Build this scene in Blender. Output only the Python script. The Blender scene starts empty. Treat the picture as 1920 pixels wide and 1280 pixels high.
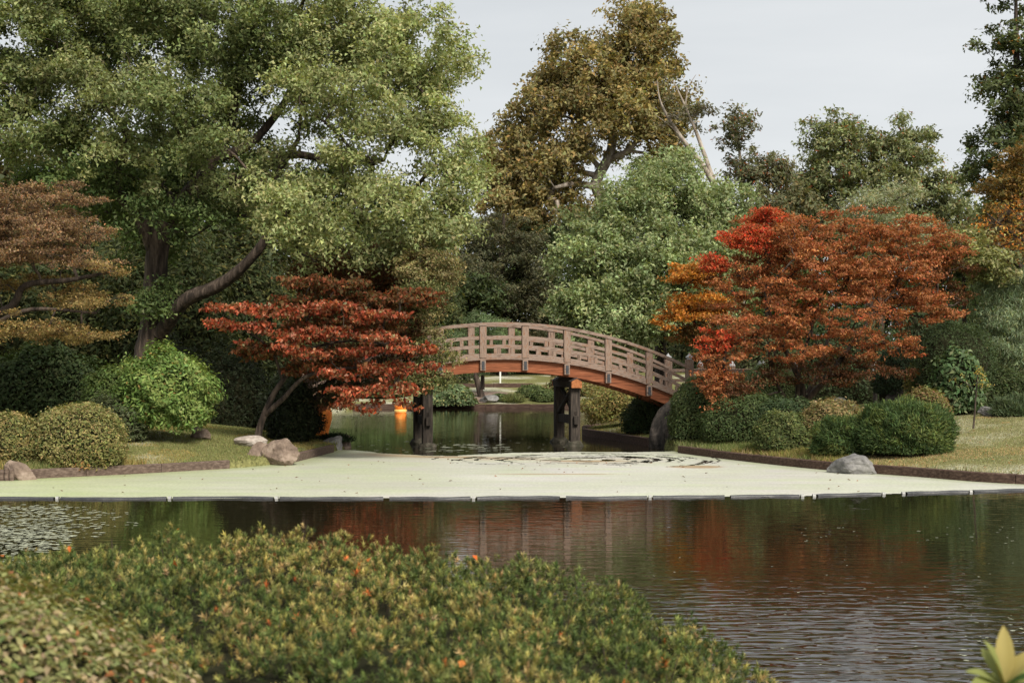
import bpy, bmesh, math
import numpy as np
from mathutils import Vector, noise as mnoise

# ------------------------------------------------------------------ camera, sky, sun, exposure
F, CH, HY = 2667.0, 2.7, 670.0          # focal length in 1920-px units, eye height, horizon row
scene = bpy.context.scene
col = scene.collection
cam_d = bpy.data.cameras.new("camera")
cam = bpy.data.objects.new("camera", cam_d)
col.objects.link(cam)
cam.location = (0, 0, CH)
cam.rotation_euler = (math.radians(90), 0, 0)
cam_d.lens = 50.0
cam_d.sensor_width = 36.0
cam_d.shift_y = (HY - 640) / 1920.0
cam_d.clip_end = 3000
cam_d.dof.use_dof = True
cam_d.dof.focus_distance = 42.0
cam_d.dof.aperture_fstop = 4.0
scene.camera = cam

SUN_EL, SUN_AZ = 43.0, 152.0            # azimuth clockwise from +Y: behind the camera, to the right
world = bpy.data.worlds.new("World")
scene.world = world
world.use_nodes = True
wn, wl = world.node_tree.nodes, world.node_tree.links
wn.clear()
w_out = wn.new("ShaderNodeOutputWorld")
w_bg = wn.new("ShaderNodeBackground")
w_bg.inputs[1].default_value = 0.1
w_sky = wn.new("ShaderNodeTexSky")
w_sky.sky_type = 'NISHITA'
w_sky.sun_disc = False
w_sky.sun_elevation = math.radians(SUN_EL)
w_sky.sun_rotation = math.radians(SUN_AZ)
w_tc = wn.new("ShaderNodeTexCoord")
w_map = wn.new("ShaderNodeMapping")
w_map.inputs["Scale"].default_value = (1.5, 1.5, 9.0)
w_noi = wn.new("ShaderNodeTexNoise")
w_noi.inputs["Scale"].default_value = 1.6
w_noi.inputs["Detail"].default_value = 5
w_ramp = wn.new("ShaderNodeValToRGB")
w_ramp.color_ramp.elements[0].position = 0.3
w_ramp.color_ramp.elements[0].color = (0.530, 0.552, 0.566, 1)
w_ramp.color_ramp.elements[1].position = 0.7
w_ramp.color_ramp.elements[1].color = (0.640, 0.654, 0.660, 1)
w_mul = wn.new("ShaderNodeVectorMath")
w_mul.operation = 'SCALE'
w_mul.inputs["Scale"].default_value = 10.0
w_mix = wn.new("ShaderNodeMix")
w_mix.data_type = 'RGBA'
w_mix.inputs["Factor"].default_value = 0.94
wl.new(w_tc.outputs["Generated"], w_map.inputs["Vector"])
wl.new(w_map.outputs[0], w_noi.inputs["Vector"])
wl.new(w_noi.outputs["Fac"], w_ramp.inputs[0])
wl.new(w_ramp.outputs[0], w_mul.inputs[0])
wl.new(w_sky.outputs[0], w_mix.inputs["A"])
wl.new(w_mul.outputs[0], w_mix.inputs["B"])
wl.new(w_mix.outputs["Result"], w_bg.inputs[0])
wl.new(w_bg.outputs[0], w_out.inputs[0])

sun_d = bpy.data.lights.new("sun", 'SUN')
sun_d.energy = 4.5
sun_d.angle = math.radians(20)
sun_d.color = (1.0, 0.93, 0.82)
sun = bpy.data.objects.new("sun", sun_d)
col.objects.link(sun)
az, el = math.radians(SUN_AZ), math.radians(SUN_EL)
sdir = Vector((math.sin(az) * math.cos(el), math.cos(az) * math.cos(el), math.sin(el)))
sun.rotation_euler = (-sdir).to_track_quat('-Z', 'Y').to_euler()

vs = scene.view_settings
vs.view_transform = 'Standard'
vs.look = 'None'
vs.exposure = 0.4
vs.gamma = 1.0
scene.cycles.use_denoising = True
scene.cycles.max_bounces = 6
scene.cycles.transparent_max_bounces = 4
scene.cycles.diffuse_bounces = 3
scene.cycles.glossy_bounces = 3
scene.cycles.transmission_bounces = 3

# ------------------------------------------------------------------ helpers
def W(px, py, d):
    return np.array([(px - 960) / F * d, d, CH + (HY - py) / F * d])

def X(px, d):
    return (px - 960) / F * d

def tag(o, label=None, cat=None, group=None, kind=None):
    if label: o["label"] = label
    if cat: o["category"] = cat
    if group: o["group"] = group
    if kind: o["kind"] = kind
    return o

def empty(name, loc, label, cat, group=None, rz=0.0):
    o = bpy.data.objects.new(name, None)
    col.objects.link(o)
    o.location = [float(v) for v in loc]
    o.rotation_euler = (0, 0, rz)
    o.empty_display_size = 0.2
    return tag(o, label, cat, group)

def link(name, me, mat, parent=None, world_space=True):
    o = bpy.data.objects.new(name, me)
    col.objects.link(o)
    if mat is not None and not me.materials:
        me.materials.append(mat)
    if parent is not None:
        o.parent = parent
        if world_space:       # vertices are in world space; parents here are unrotated empties
            pl = parent.location.copy()
            pp = parent.parent
            while pp is not None:
                pl += pp.location
                pp = pp.parent
            o.location = -pl
    return o

def mesh_np(name, V, faces, smooth=False, facecol=None):
    """faces: (N,k) int array, all the same size"""
    V = np.ascontiguousarray(V, dtype=np.float32)
    faces = np.ascontiguousarray(faces, dtype=np.int32)
    n, k = faces.shape
    me = bpy.data.meshes.new(name)
    me.vertices.add(len(V))
    me.vertices.foreach_set("co", V.ravel())
    me.loops.add(n * k)
    me.loops.foreach_set("vertex_index", faces.ravel())
    me.polygons.add(n)
    me.polygons.foreach_set("loop_start", np.arange(0, n * k, k, dtype=np.int32))
    if smooth:
        me.polygons.foreach_set("use_smooth", np.ones(n, dtype=bool))
    me.update(calc_edges=True)
    if facecol is not None:
        a = me.attributes.new("col", 'FLOAT_VECTOR', 'FACE')
        a.data.foreach_set("vector", np.ascontiguousarray(facecol, dtype=np.float32).ravel())
    return me

def nrmz(v):
    return v / np.maximum(np.linalg.norm(v, axis=-1, keepdims=True), 1e-9)

def rnd_unit(rng, n):
    return nrmz(rng.normal(size=(n, 3)))

def vnoise(x, y, seed=0):
    """smooth lattice noise in 0..1"""
    x = np.asarray(x, dtype=np.float64); y = np.asarray(y, dtype=np.float64)
    xi, yi = np.floor(x).astype(np.int64), np.floor(y).astype(np.int64)
    fx, fy = x - xi, y - yi
    fx = fx * fx * (3 - 2 * fx); fy = fy * fy * (3 - 2 * fy)
    def h(a, b):
        n = (a * 374761393 + b * 668265263 + seed * 974634777) & 0x7fffffff
        n = ((n ^ (n >> 13)) * 1274126177) & 0x7fffffff
        return ((n ^ (n >> 16)) & 0xffff) / 65535.0
    return ((h(xi, yi) * (1 - fx) + h(xi + 1, yi) * fx) * (1 - fy)
            + (h(xi, yi + 1) * (1 - fx) + h(xi + 1, yi + 1) * fx) * fy)

def fnoise(x, y, seed=0, o=3):
    s, a, t = 0, 1.0, 0
    for i in range(o):
        s = s + a * vnoise(x * 2 ** i, y * 2 ** i, seed + i); t += a; a *= 0.5
    return s / t

def boxes(lst, name, bevel=0.0):
    """one mesh from boxes (x0,x1,y0,y1,z0,z1) - used for single pieces only"""
    bm = bmesh.new()
    for (x0, x1, y0, y1, z0, z1) in lst:
        r = bmesh.ops.create_cube(bm, size=1)
        for v in r['verts']:
            v.co = Vector(((x0 + x1) / 2 + v.co.x * (x1 - x0), (y0 + y1) / 2 + v.co.y * (y1 - y0), (z0 + z1) / 2 + v.co.z * (z1 - z0)))
    if bevel:
        bmesh.ops.bevel(bm, geom=list(bm.edges), offset=bevel, segments=1, affect='EDGES')
    me = bpy.data.meshes.new(name)
    bm.to_mesh(me); bm.free()
    return me

def tube_path(pts, rad, k=10, wob=0.0, seed=1):
    """swept tube along points (world), returns V, quads"""
    pts = np.array(pts, dtype=float); rad = np.array(rad, dtype=float)
    # resample with Catmull-Rom
    n = len(pts)
    if n > 2:
        P = np.vstack([2 * pts[0] - pts[1], pts, 2 * pts[-1] - pts[-2]])
        out, ro = [], []
        for i in range(n - 1):
            m = 5
            for j in range(m + (i == n - 2)):
                t = j / m
                p0, p1, p2, p3 = P[i], P[i + 1], P[i + 2], P[i + 3]
                out.append(0.5 * ((2 * p1) + (p2 - p0) * t + (2 * p0 - 5 * p1 + 4 * p2 - p3) * t * t + (3 * p1 - p0 - 3 * p2 + p3) * t ** 3))
                ro.append(rad[i] * (1 - t) + rad[i + 1] * t)
        pts, rad = np.array(out), np.array(ro)
    n = len(pts)
    T = nrmz(np.gradient(pts, axis=0))
    a = np.array([0.3, 1.0, 0.05])
    s = nrmz(np.cross(T, a)); b = np.cross(T, s)
    rng = np.random.default_rng(seed)
    ang = np.arange(k) * 2 * math.pi / k
    rr = rad[:, None] * (1 + wob * rng.normal(size=(1, k)) + wob * 0.5 * rng.normal(size=(n, k)))
    V = pts[:, None, :] + rr[..., None] * (np.cos(ang)[None, :, None] * s[:, None, :] + np.sin(ang)[None, :, None] * b[:, None, :])
    V = V.reshape(-1, 3)
    q = []
    for i in range(n - 1):
        for j in range(k):
            q.append((i * k + j, i * k + (j + 1) % k, (i + 1) * k + (j + 1) % k, (i + 1) * k + j))
    return V, np.array(q), pts, rad

def segs_mesh(P0, P1, R0, R1, k=5):
    """many tapered segments, vectorised"""
    n = len(P0)
    T = nrmz(P1 - P0)
    a = np.where(np.abs(T[:, 2:3]) > 0.9, np.array([[1.0, 0, 0]]), np.array([[0, 0, 1.0]]))
    s = nrmz(np.cross(T, a)); b = np.cross(T, s)
    ang = np.arange(k) * 2 * math.pi / k
    ring = np.cos(ang)[None, :, None] * s[:, None, :] + np.sin(ang)[None, :, None] * b[:, None, :]
    V = np.concatenate([P0[:, None, :] + ring * R0[:, None, None], P1[:, None, :] + ring * R1[:, None, None]], axis=1).reshape(-1, 3)
    base = (np.arange(n) * 2 * k)[:, None, None]
    j = np.arange(k)
    q = np.stack([j, (j + 1) % k, (j + 1) % k + k, j + k], axis=1)[None]
    return V, (base + q).reshape(-1, 4)

def leaf_geo(pos, nrm, dirv, L, Wd, droop=0.12, fold=0.18):
    """rhombic folded leaves -> V (4N,3), quads (N,4)"""
    n = len(pos)
    nrm = nrmz(nrm)
    t = nrmz(dirv - nrm * np.sum(dirv * nrm, axis=1, keepdims=True))
    s = np.cross(nrm, t)
    L = np.broadcast_to(L, (n,))[:, None]; Wd = np.broadcast_to(Wd, (n,))[:, None]
    base = pos - t * L * 0.5
    tip = pos + t * L * 0.5 - nrm * L * droop
    le = pos - t * L * 0.06 + s * Wd * 0.5 + nrm * Wd * fold
    ri = pos - t * L * 0.06 - s * Wd * 0.5 + nrm * Wd * fold
    V = np.stack([base, ri, tip, le], axis=1).reshape(-1, 3)
    return V, np.arange(4 * n).reshape(n, 4)

def leaf_tri(rng, pos, nrm, dirv, L, Wd, droop=0.12, fold=0.18):
    """lighter leaves for far foliage: one skewed pointed triangle each"""
    n = len(pos)
    nrm = nrmz(nrm)
    t = nrmz(dirv - nrm * np.sum(dirv * nrm, axis=1, keepdims=True))
    s = np.cross(nrm, t) * np.where(rng.random(n) < .5, -1.0, 1.0)[:, None]
    L = np.broadcast_to(L, (n,))[:, None] * 1.15; Wd = np.broadcast_to(Wd, (n,))[:, None] * 1.2
    base = pos - t * L * 0.5 - s * Wd * .25
    tip = pos + t * L * 0.5 - nrm * L * droop
    side = pos - t * L * rng.uniform(-.05, .3, (n, 1)) + s * Wd * .5 + nrm * Wd * fold
    V = np.stack([base, tip, side], axis=1).reshape(-1, 3)
    return V, np.arange(3 * n).reshape(n, 3)

# ------------------------------------------------------------------ materials
def new_mat(name):
    m = bpy.data.materials.new(name)
    m.use_nodes = True
    nt = m.node_tree
    return m, nt, nt.nodes["Principled BSDF"], nt.nodes["Material Output"]

def leaf_material(name, transl=0.33, rough=0.6, spec=0.14):
    m, nt, p, out = new_mat(name)
    a = nt.nodes.new("ShaderNodeAttribute"); a.attribute_name = "col"
    p.inputs["Roughness"].default_value = rough
    p.inputs["Specular IOR Level"].default_value = spec
    t = nt.nodes.new("ShaderNodeBsdfTranslucent")
    mx = nt.nodes.new("ShaderNodeMixShader"); mx.inputs[0].default_value = transl
    tint = nt.nodes.new("ShaderNodeMix"); tint.data_type = 'RGBA'; tint.blend_type = 'MULTIPLY'
    tint.inputs["Factor"].default_value = 1.0
    tint.inputs["B"].default_value = (1.3, 1.25, 0.6, 1)
    nt.links.new(a.outputs["Vector"], p.inputs["Base Color"])
    nt.links.new(a.outputs["Vector"], tint.inputs["A"])
    nt.links.new(tint.outputs["Result"], t.inputs["Color"])
    nt.links.new(p.outputs[0], mx.inputs[1]); nt.links.new(t.outputs[0], mx.inputs[2])
    nt.links.new(mx.outputs[0], out.inputs[0])
    return m

def noise_mat(name, stops, scale=(1, 1, 1), nscale=4.0, detail=6, rough=0.85, bump=0.3, bscale=None, coords="Object", spec=0.3, bdist=0.02, rot=None):
    m, nt, p, out = new_mat(name)
    N = nt.nodes.new
    tc = N("ShaderNodeTexCoord"); mp = N("ShaderNodeMapping")
    mp.inputs["Scale"].default_value = scale
    if rot: mp.inputs["Rotation"].default_value = rot
    nz = N("ShaderNodeTexNoise"); nz.inputs["Scale"].default_value = nscale; nz.inputs["Detail"].default_value = detail
    nz.inputs["Roughness"].default_value = 0.62
    rp = N("ShaderNodeValToRGB")
    els = rp.color_ramp.elements
    while len(els) < len(stops): els.new(0.5)
    for e, (pos, c) in zip(els, stops):
        e.position = pos; e.color = (*c, 1)
    nt.links.new(tc.outputs[coords], mp.inputs[0]); nt.links.new(mp.outputs[0], nz.inputs["Vector"])
    nt.links.new(nz.outputs["Fac"], rp.inputs[0]); nt.links.new(rp.outputs[0], p.inputs["Base Color"])
    p.inputs["Roughness"].default_value = rough
    p.inputs["Specular IOR Level"].default_value = spec
    if bump:
        n2 = N("ShaderNodeTexNoise"); n2.inputs["Scale"].default_value = bscale or nscale * 3; n2.inputs["Detail"].default_value = 5
        bp = N("ShaderNodeBump"); bp.inputs["Strength"].default_value = bump; bp.inputs["Distance"].default_value = bdist
        nt.links.new(mp.outputs[0], n2.inputs["Vector"]); nt.links.new(n2.outputs["Fac"], bp.inputs["Height"])
        nt.links.new(bp.outputs[0], p.inputs["Normal"])
    return m

M = {}
M['leaf'] = leaf_material("leaf_foliage")
M['needle'] = leaf_material("needle_foliage", transl=0.25, rough=0.6)
M['bark'] = noise_mat("bark_brown", [(0.34, (.014, .010, .007)), (0.5, (.044, .031, .023)), (0.68, (.11, .082, .062))], (1, 1, .16), 7, bump=1.0, bscale=16, bdist=.06)
M['bark_pale'] = noise_mat("bark_pale", [(0.3, (.13, .10, .08)), (0.5, (.25, .21, .17)), (0.7, (.42, .38, .33))], (1, 1, .4), 4, bump=.5)
M['twig'] = noise_mat("twig_interior", [(0.3, (.012, .014, .007)), (0.7, (.03, .028, .015))], nscale=8, rough=1, bump=.5, spec=.05)
M['wood_rail'] = noise_mat("weathered_rail_wood", [(0.30, (.060, .038, .027)), (0.41, (.175, .122, .094)), (0.52, (.250, .192, .158)), (0.62, (.185, .090, .048)), (0.74, (.37, .31, .27))], (1.4, 9, 9), 2.6, bump=.35, bscale=14, bdist=.006)
M['wood_post'] = noise_mat("weathered_post_wood", [(0.30, (.060, .038, .027)), (0.41, (.175, .118, .088)), (0.52, (.250, .188, .150)), (0.63, (.185, .085, .042)), (0.76, (.36, .295, .25))], (9, 9, 1.5), 2.6, bump=.35, bscale=14, bdist=.006)
M['wood_beam'] = noise_mat("stained_beam_wood", [(0.26, (.045, .018, .010)), (0.42, (.16, .052, .022)), (0.56, (.235, .078, .034)), (0.75, (.32, .135, .07))], (.8, 6, 10), 2.0, bump=.3, bscale=10, bdist=.006)
M['wood_orange'] = noise_mat("orange_stained_wood", [(0.3, (.2, .07, .025)), (0.7, (.42, .16, .06))], (4, 4, 4), 3, bump=.2)
M['pier'] = noise_mat("dark_pier_wood", [(0.3, (.012, .010, .008)), (0.5, (.035, .028, .022)), (0.7, (.085, .066, .052))], (7, 7, .8), 2.6, bump=.5, bdist=.01)
M['iron'] = noise_mat("black_iron_plate", [(0.3, (.02, .022, .026)), (0.7, (.06, .065, .075))], nscale=30, rough=.5, bump=.1)
M['cap_metal'] = noise_mat("white_metal_cap", [(0.3, (.28, .29, .30)), (0.7, (.48, .48, .48))], nscale=12, rough=.4, bump=.05)
M['edging'] = noise_mat("dark_timber_edging", [(0.28, (.025, .014, .010)), (0.5, (.062, .036, .026)), (0.72, (.13, .085, .062))], (1.0, 6, 9), 2.5, bump=.5, bdist=.01)
M['edging_light'] = noise_mat("worn_timber_edging", [(0.28, (.05, .032, .024)), (0.5, (.10, .07, .055)), (0.72, (.19, .14, .11))], (1.0, 6, 9), 2.5, bump=.5, bdist=.01)
M['concrete'] = noise_mat("mossy_concrete", [(0.3, (.016, .020, .010)), (0.5, (.045, .040, .028)), (0.7, (.10, .088, .068))], nscale=5, bump=.6)
M['rock_brown'] = noise_mat("brown_rock", [(0.28, (.06, .042, .032)), (0.5, (.17, .125, .095)), (0.72, (.31, .245, .195))], nscale=3.5, bump=.8, bdist=.04)
M['rock_grey'] = noise_mat("grey_rock", [(0.28, (.07, .068, .066)), (0.5, (.17, .165, .16)), (0.72, (.30, .29, .275))], nscale=3.5, bump=.8, bdist=.03)
M['rock_white'] = noise_mat("pale_rock", [(0.28, (.15, .125, .105)), (0.5, (.31, .265, .23)), (0.72, (.46, .41, .365))], nscale=4, bump=.7, bdist=.03)
M['rock_dark'] = noise_mat("dark_rock", [(0.28, (.012, .011, .010)), (0.5, (.045, .038, .032)), (0.72, (.13, .105, .085))], (1, 1, .35), 5, bump=.9, bdist=.05)
M['boom'] = noise_mat("black_boom_plastic", [(0.3, (.015, .016, .017)), (0.6, (.045, .046, .05)), (0.8, (.12, .115, .11))], (2, 8, 8), 6, rough=.45, bump=.2, spec=.5)
M['coupler'] = noise_mat("white_plastic", [(0.3, (.2, .2, .19)), (0.7, (.4, .4, .38))], nscale=20, rough=.4, bump=.05)
M['lantern'] = noise_mat("orange_lantern_silk", [(0.3, (.75, .16, .02)), (0.7, (.92, .30, .04))], nscale=6, rough=.6, bump=.05)
M['gold'] = noise_mat("gold_trim", [(0.3, (.6, .35, .08)), (0.7, (.85, .6, .2))], nscale=15, rough=.4, bump=.05)
M['white_paint'] = noise_mat("white_paint", [(0.3, (.55, .54, .5)), (0.7, (.78, .77, .74))], nscale=12, rough=.6, bump=.05)
M['soil'] = noise_mat("bare_soil", [(0.3, (.11, .075, .055)), (0.7, (.26, .19, .15))], nscale=6, bump=.5)

# ground: grass with dry and bare patches
m, nt, p, out = new_mat("grass_ground")
N = nt.nodes.new
tc = N("ShaderNodeTexCoord")
n1 = N("ShaderNodeTexNoise"); n1.inputs["Scale"].default_value = 0.35; n1.inputs["Detail"].default_value = 6
n2 = N("ShaderNodeTexNoise"); n2.inputs["Scale"].default_value = 14; n2.inputs["Detail"].default_value = 6
r1 = N("ShaderNodeValToRGB")
for e, (pos, c) in zip([r1.color_ramp.elements[0], r1.color_ramp.elements[1], r1.color_ramp.elements.new(.5)],
                       [(.32, (.125, .135, .052)), (.68, (.285, .235, .130)), (.5, (.190, .190, .082))]):
    e.position = pos; e.color = (*c, 1)
r2 = N("ShaderNodeValToRGB")
r2.color_ramp.elements[0].position = .3; r2.color_ramp.elements[0].color = (.45, .45, .4, 1)
r2.color_ramp.elements[1].position = .75; r2.color_ramp.elements[1].color = (1.35, 1.3, 1.2, 1)
mm = N("ShaderNodeMix"); mm.data_type = 'RGBA'; mm.blend_type = 'MULTIPLY'; mm.inputs["Factor"].default_value = 1
bp = N("ShaderNodeBump"); bp.inputs["Strength"].default_value = .8; bp.inputs["Distance"].default_value = .05
L = nt.links.new
L(tc.outputs["Object"], n1.inputs["Vector"]); L(tc.outputs["Object"], n2.inputs["Vector"])
L(n1.outputs["Fac"], r1.inputs[0]); L(n2.outputs["Fac"], r2.inputs[0])
L(r1.outputs[0], mm.inputs["A"]); L(r2.outputs[0], mm.inputs["B"]); L(mm.outputs["Result"], p.inputs["Base Color"])
L(n2.outputs["Fac"], bp.inputs["Height"]); L(bp.outputs[0], p.inputs["Normal"])
p.inputs["Roughness"].default_value = .95; p.inputs["Specular IOR Level"].default_value = .1
M['grass'] = m

# water: murky pond, wind ripples
m, nt, p, out = new_mat("pond_water")
N = nt.nodes.new; L = nt.links.new
p.inputs["Base Color"].default_value = (.013, .010, .005, 1)
p.inputs["Roughness"].default_value = .03
p.inputs["IOR"].default_value = 1.7
p.inputs["Specular IOR Level"].default_value = .5
tc = N("ShaderNodeTexCoord")
mp = N("ShaderNodeMapping"); mp.inputs["Scale"].default_value = (2.1, 6.2, 1); mp.inputs["Rotation"].default_value = (0, 0, math.radians(-5))
w1 = N("ShaderNodeTexNoise"); w1.inputs["Scale"].default_value = 1.0; w1.inputs["Detail"].default_value = 2.0; w1.inputs["Distortion"].default_value = .4
mp2 = N("ShaderNodeMapping"); mp2.inputs["Scale"].default_value = (.07, .12, 1)
w2 = N("ShaderNodeTexNoise"); w2.inputs["Scale"].default_value = 1; w2.inputs["Detail"].default_value = 2
rp = N("ShaderNodeMapRange"); rp.inputs["From Min"].default_value = .35; rp.inputs["From Max"].default_value = .65
rp.inputs["To Min"].default_value = .35; rp.inputs["To Max"].default_value = 1.0
sep = N("ShaderNodeSeparateXYZ")
yr = N("ShaderNodeMapRange"); yr.inputs["From Min"].default_value = 12; yr.inputs["From Max"].default_value = 19
yr.inputs["To Min"].default_value = 1.0; yr.inputs["To Max"].default_value = .10
mu = N("ShaderNodeMath"); mu.operation = 'MULTIPLY'
mu2 = N("ShaderNodeMath"); mu2.operation = 'MULTIPLY'
bp = N("ShaderNodeBump"); bp.inputs["Strength"].default_value = 1.0; bp.inputs["Distance"].default_value = .060
L(tc.outputs["Object"], mp.inputs[0]); L(mp.outputs[0], w1.inputs["Vector"])
L(tc.outputs["Object"], mp2.inputs[0]); L(mp2.outputs[0], w2.inputs["Vector"])
L(tc.outputs["Object"], sep.inputs[0]); L(sep.outputs["Y"], yr.inputs[0])
L(w2.outputs["Fac"], rp.inputs[0]); L(rp.outputs[0], mu.inputs[0]); L(yr.outputs[0], mu.inputs[1])
L(w1.outputs["Fac"], mu2.inputs[0]); L(mu.outputs[0], mu2.inputs[1])
L(mu2.outputs[0], bp.inputs["Height"]); L(bp.outputs[0], p.inputs["Normal"])
M['water'] = m

m, nt, p, out = new_mat("duckweed_carpet")
N = nt.nodes.new; L = nt.links.new
at = N("ShaderNodeAttribute"); at.attribute_name = "col"
tc = N("ShaderNodeTexCoord")
n1 = N("ShaderNodeTexNoise"); n1.inputs["Scale"].default_value = 16; n1.inputs["Detail"].default_value = 6
rr = N("ShaderNodeMapRange"); rr.inputs["From Min"].default_value = .3; rr.inputs["From Max"].default_value = .7
rr.inputs["To Min"].default_value = .80; rr.inputs["To Max"].default_value = 1.14
sc_ = N("ShaderNodeVectorMath"); sc_.operation = 'SCALE'
bp = N("ShaderNodeBump"); bp.inputs["Strength"].default_value = .25; bp.inputs["Distance"].default_value = .01
L(tc.outputs["Object"], n1.inputs["Vector"]); L(n1.outputs["Fac"], rr.inputs[0]); L(rr.outputs[0], sc_.inputs["Scale"])
L(at.outputs["Vector"], sc_.inputs[0]); L(sc_.outputs[0], p.inputs["Base Color"])
L(n1.outputs["Fac"], bp.inputs["Height"]); L(bp.outputs[0], p.inputs["Normal"])
p.inputs["Roughness"].default_value = .42; p.inputs["Specular IOR Level"].default_value = .5
M['duckweed'] = m

# ------------------------------------------------------------------ the ground and the pond
POND = np.array([(-60, 10.5), (-10, 10.8), (-2, 10.9), (2.2, 10.2), (4, 8.5), (20, 7.5), (60, 7.5), (60, 18), (16, 27.8),
                 (10.9, 30.3), (9.2, 32.2), (7.46, 34.3), (5.9, 37.4), (4.75, 40.2), (4.3, 42.9), (3.6, 45.6), (2.75, 48.4), (2.55, 50), (2.9, 52),
                 (5, 54.5), (9, 59), (13, 66), (12, 74), (8, 76.6), (3.8, 76.2), (-2, 75.8), (-4.5, 75.8), (-8.5, 76), (-10.6, 73), (-9.6, 66),
                 (-8.9, 58), (-8.6, 52), (-7.6, 48.4), (-5.9, 45.2), (-4.9, 42.6), (-5.05, 41), (-5.4, 38.6), (-5.7, 36.2), (-6.6, 34.8), (-8.9, 32.9),
                 (-11.3, 31.3), (-20, 29.5), (-60, 26)], dtype=float)

def pond_sd(x, y):
    """signed distance to the pond outline, positive on land"""
    x = np.asarray(x, float); y = np.asarray(y, float)
    d2 = np.full(x.shape, 1e18); ins = np.zeros(x.shape, bool)
    n = len(POND)
    for i in range(n):
        ax, ay = POND[i]; bx, by = POND[(i + 1) % n]
        ex, ey = bx - ax, by - ay
        t = np.clip(((x - ax) * ex + (y - ay) * ey) / (ex * ex + ey * ey), 0, 1)
        d2 = np.minimum(d2, (x - ax - t * ex) ** 2 + (y - ay - t * ey) ** 2)
        c = ((ay > y) != (by > y)) & (x < (bx - ax) * (y - ay) / (by - ay + 1e-12) + ax)
        ins ^= c
    d = np.sqrt(d2)
    return np.where(ins, -d, d)

def gz(x, y):
    x = np.asarray(x, float); y = np.asarray(y, float)
    s = pond_sd(x, y)
    land = 0.17 + 1.9 * (1 - np.exp(-0.14 * np.maximum(s, 0) / 1.9)) + 0.05 * (fnoise(x * .7, y * .7, 5) - .5) * np.clip(s, 0, 1)
    near = 0.15 + 1.0 * (1 - np.exp(-0.30 * np.maximum(s, 0) / 1.0))
    land = np.where(y < 15, near, land)
    t = np.clip((s + 0.06) / 0.12, 0, 1)
    return -0.7 + (land + 0.7) * t

def gz1(x, y):
    return float(gz(np.array([x]), np.array([y]))[0])

xs = np.unique(np.concatenate([np.linspace(-600, -60, 12), np.linspace(-60, -15, 40), np.arange(-15, 15, .17), np.linspace(15, 60, 40), np.linspace(60, 600, 12)]))
ys = np.unique(np.concatenate([np.linspace(-40, 6, 8), np.arange(6, 14, .25), np.linspace(14, 29, 14), np.arange(29, 54, .17), np.linspace(54, 74, 40), np.arange(74, 78, .15), np.linspace(78, 130, 40), np.linspace(130, 900, 16)]))
gx, gy = np.meshgrid(xs, ys)
gzv = gz(gx.ravel(), gy.ravel())
V = np.stack([gx.ravel(), gy.ravel(), gzv], axis=1)
nx, ny = len(xs), len(ys)
ii, jj = np.meshgrid(np.arange(nx - 1), np.arange(ny - 1))
a = (jj * nx + ii).ravel()
Fq = np.stack([a, a + 1, a + 1 + nx, a + nx], axis=1)
o = link("ground", mesh_np("ground", V, Fq, smooth=True), M['grass'])
tag(o, "grassy banks and lawns sloping up around the pond", "ground", kind="structure")

# pond water sheet
V = np.array([(-62, 5, 0), (62, 5, 0), (62, 79, 0), (-62, 79, 0)], float)
o = link("water", mesh_np("water", V, np.array([[0, 1, 2, 3]])), M['water'])
tag(o, "dark rippled pond water reflecting the trees", "water", kind="structure")

# bare soil patch round the far leaning trunk
def patch(name, label, pts, mat, lift=.02, cat="soil"):
    """ground-hugging fan sheet"""
    pts = np.array(pts, float)
    c = pts.mean(0)
    rings = [c[None] + (pts - c) * f for f in (1.0, .66, .33)]
    P = np.concatenate(rings + [c[None]])
    z = gz(P[:, 0], P[:, 1]) + lift
    n = len(pts)
    q = []
    for r in range(2):
        for i in range(n):
            j = (i + 1) % n
            q.append((r * n + i, r * n + j, (r + 1) * n + j, (r + 1) * n + i))
    for i in range(n):
        q.append((2 * n + i, 2 * n + (i + 1) % n, 3 * n, 3 * n))
    me = bpy.data.meshes.new(name)
    me.from_pydata([tuple(v) for v in np.column_stack([P, z])], [], [tuple(dict.fromkeys(f)) for f in q])
    o = link(name, me, mat)
    return tag(o, label, cat, kind="structure")

def blob2d(cx, cy, rx, ry, n=28, seed=0):
    rng = np.random.default_rng(seed)
    ph = rng.uniform(0, 6.28, 3)
    return [(cx + rx * math.cos(t) * (1 + .15 * math.sin(3 * t + ph[0]) + .08 * math.sin(5 * t + ph[1])),
             cy + ry * math.sin(t) * (1 + .15 * math.sin(2 * t + ph[2]) + .08 * math.sin(7 * t + ph[0]))) for t in np.linspace(0, 2 * math.pi, n, endpoint=False)]

patch("bare_soil", "bare brown soil around the leaning trunk on the far shore", blob2d(-1.6, 78.6, 2.2, 1.9, seed=3), M['soil'], .03)

# ------------------------------------------------------------------ floating duckweed
def boom_y(x):
    return np.interp(x, [-14, -9.8, 0, 5.6, 9.2, 10.45, 14], [27.25, 27.25, 27.3, 27.7, 28.6, 29.0, 30.2])

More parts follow.
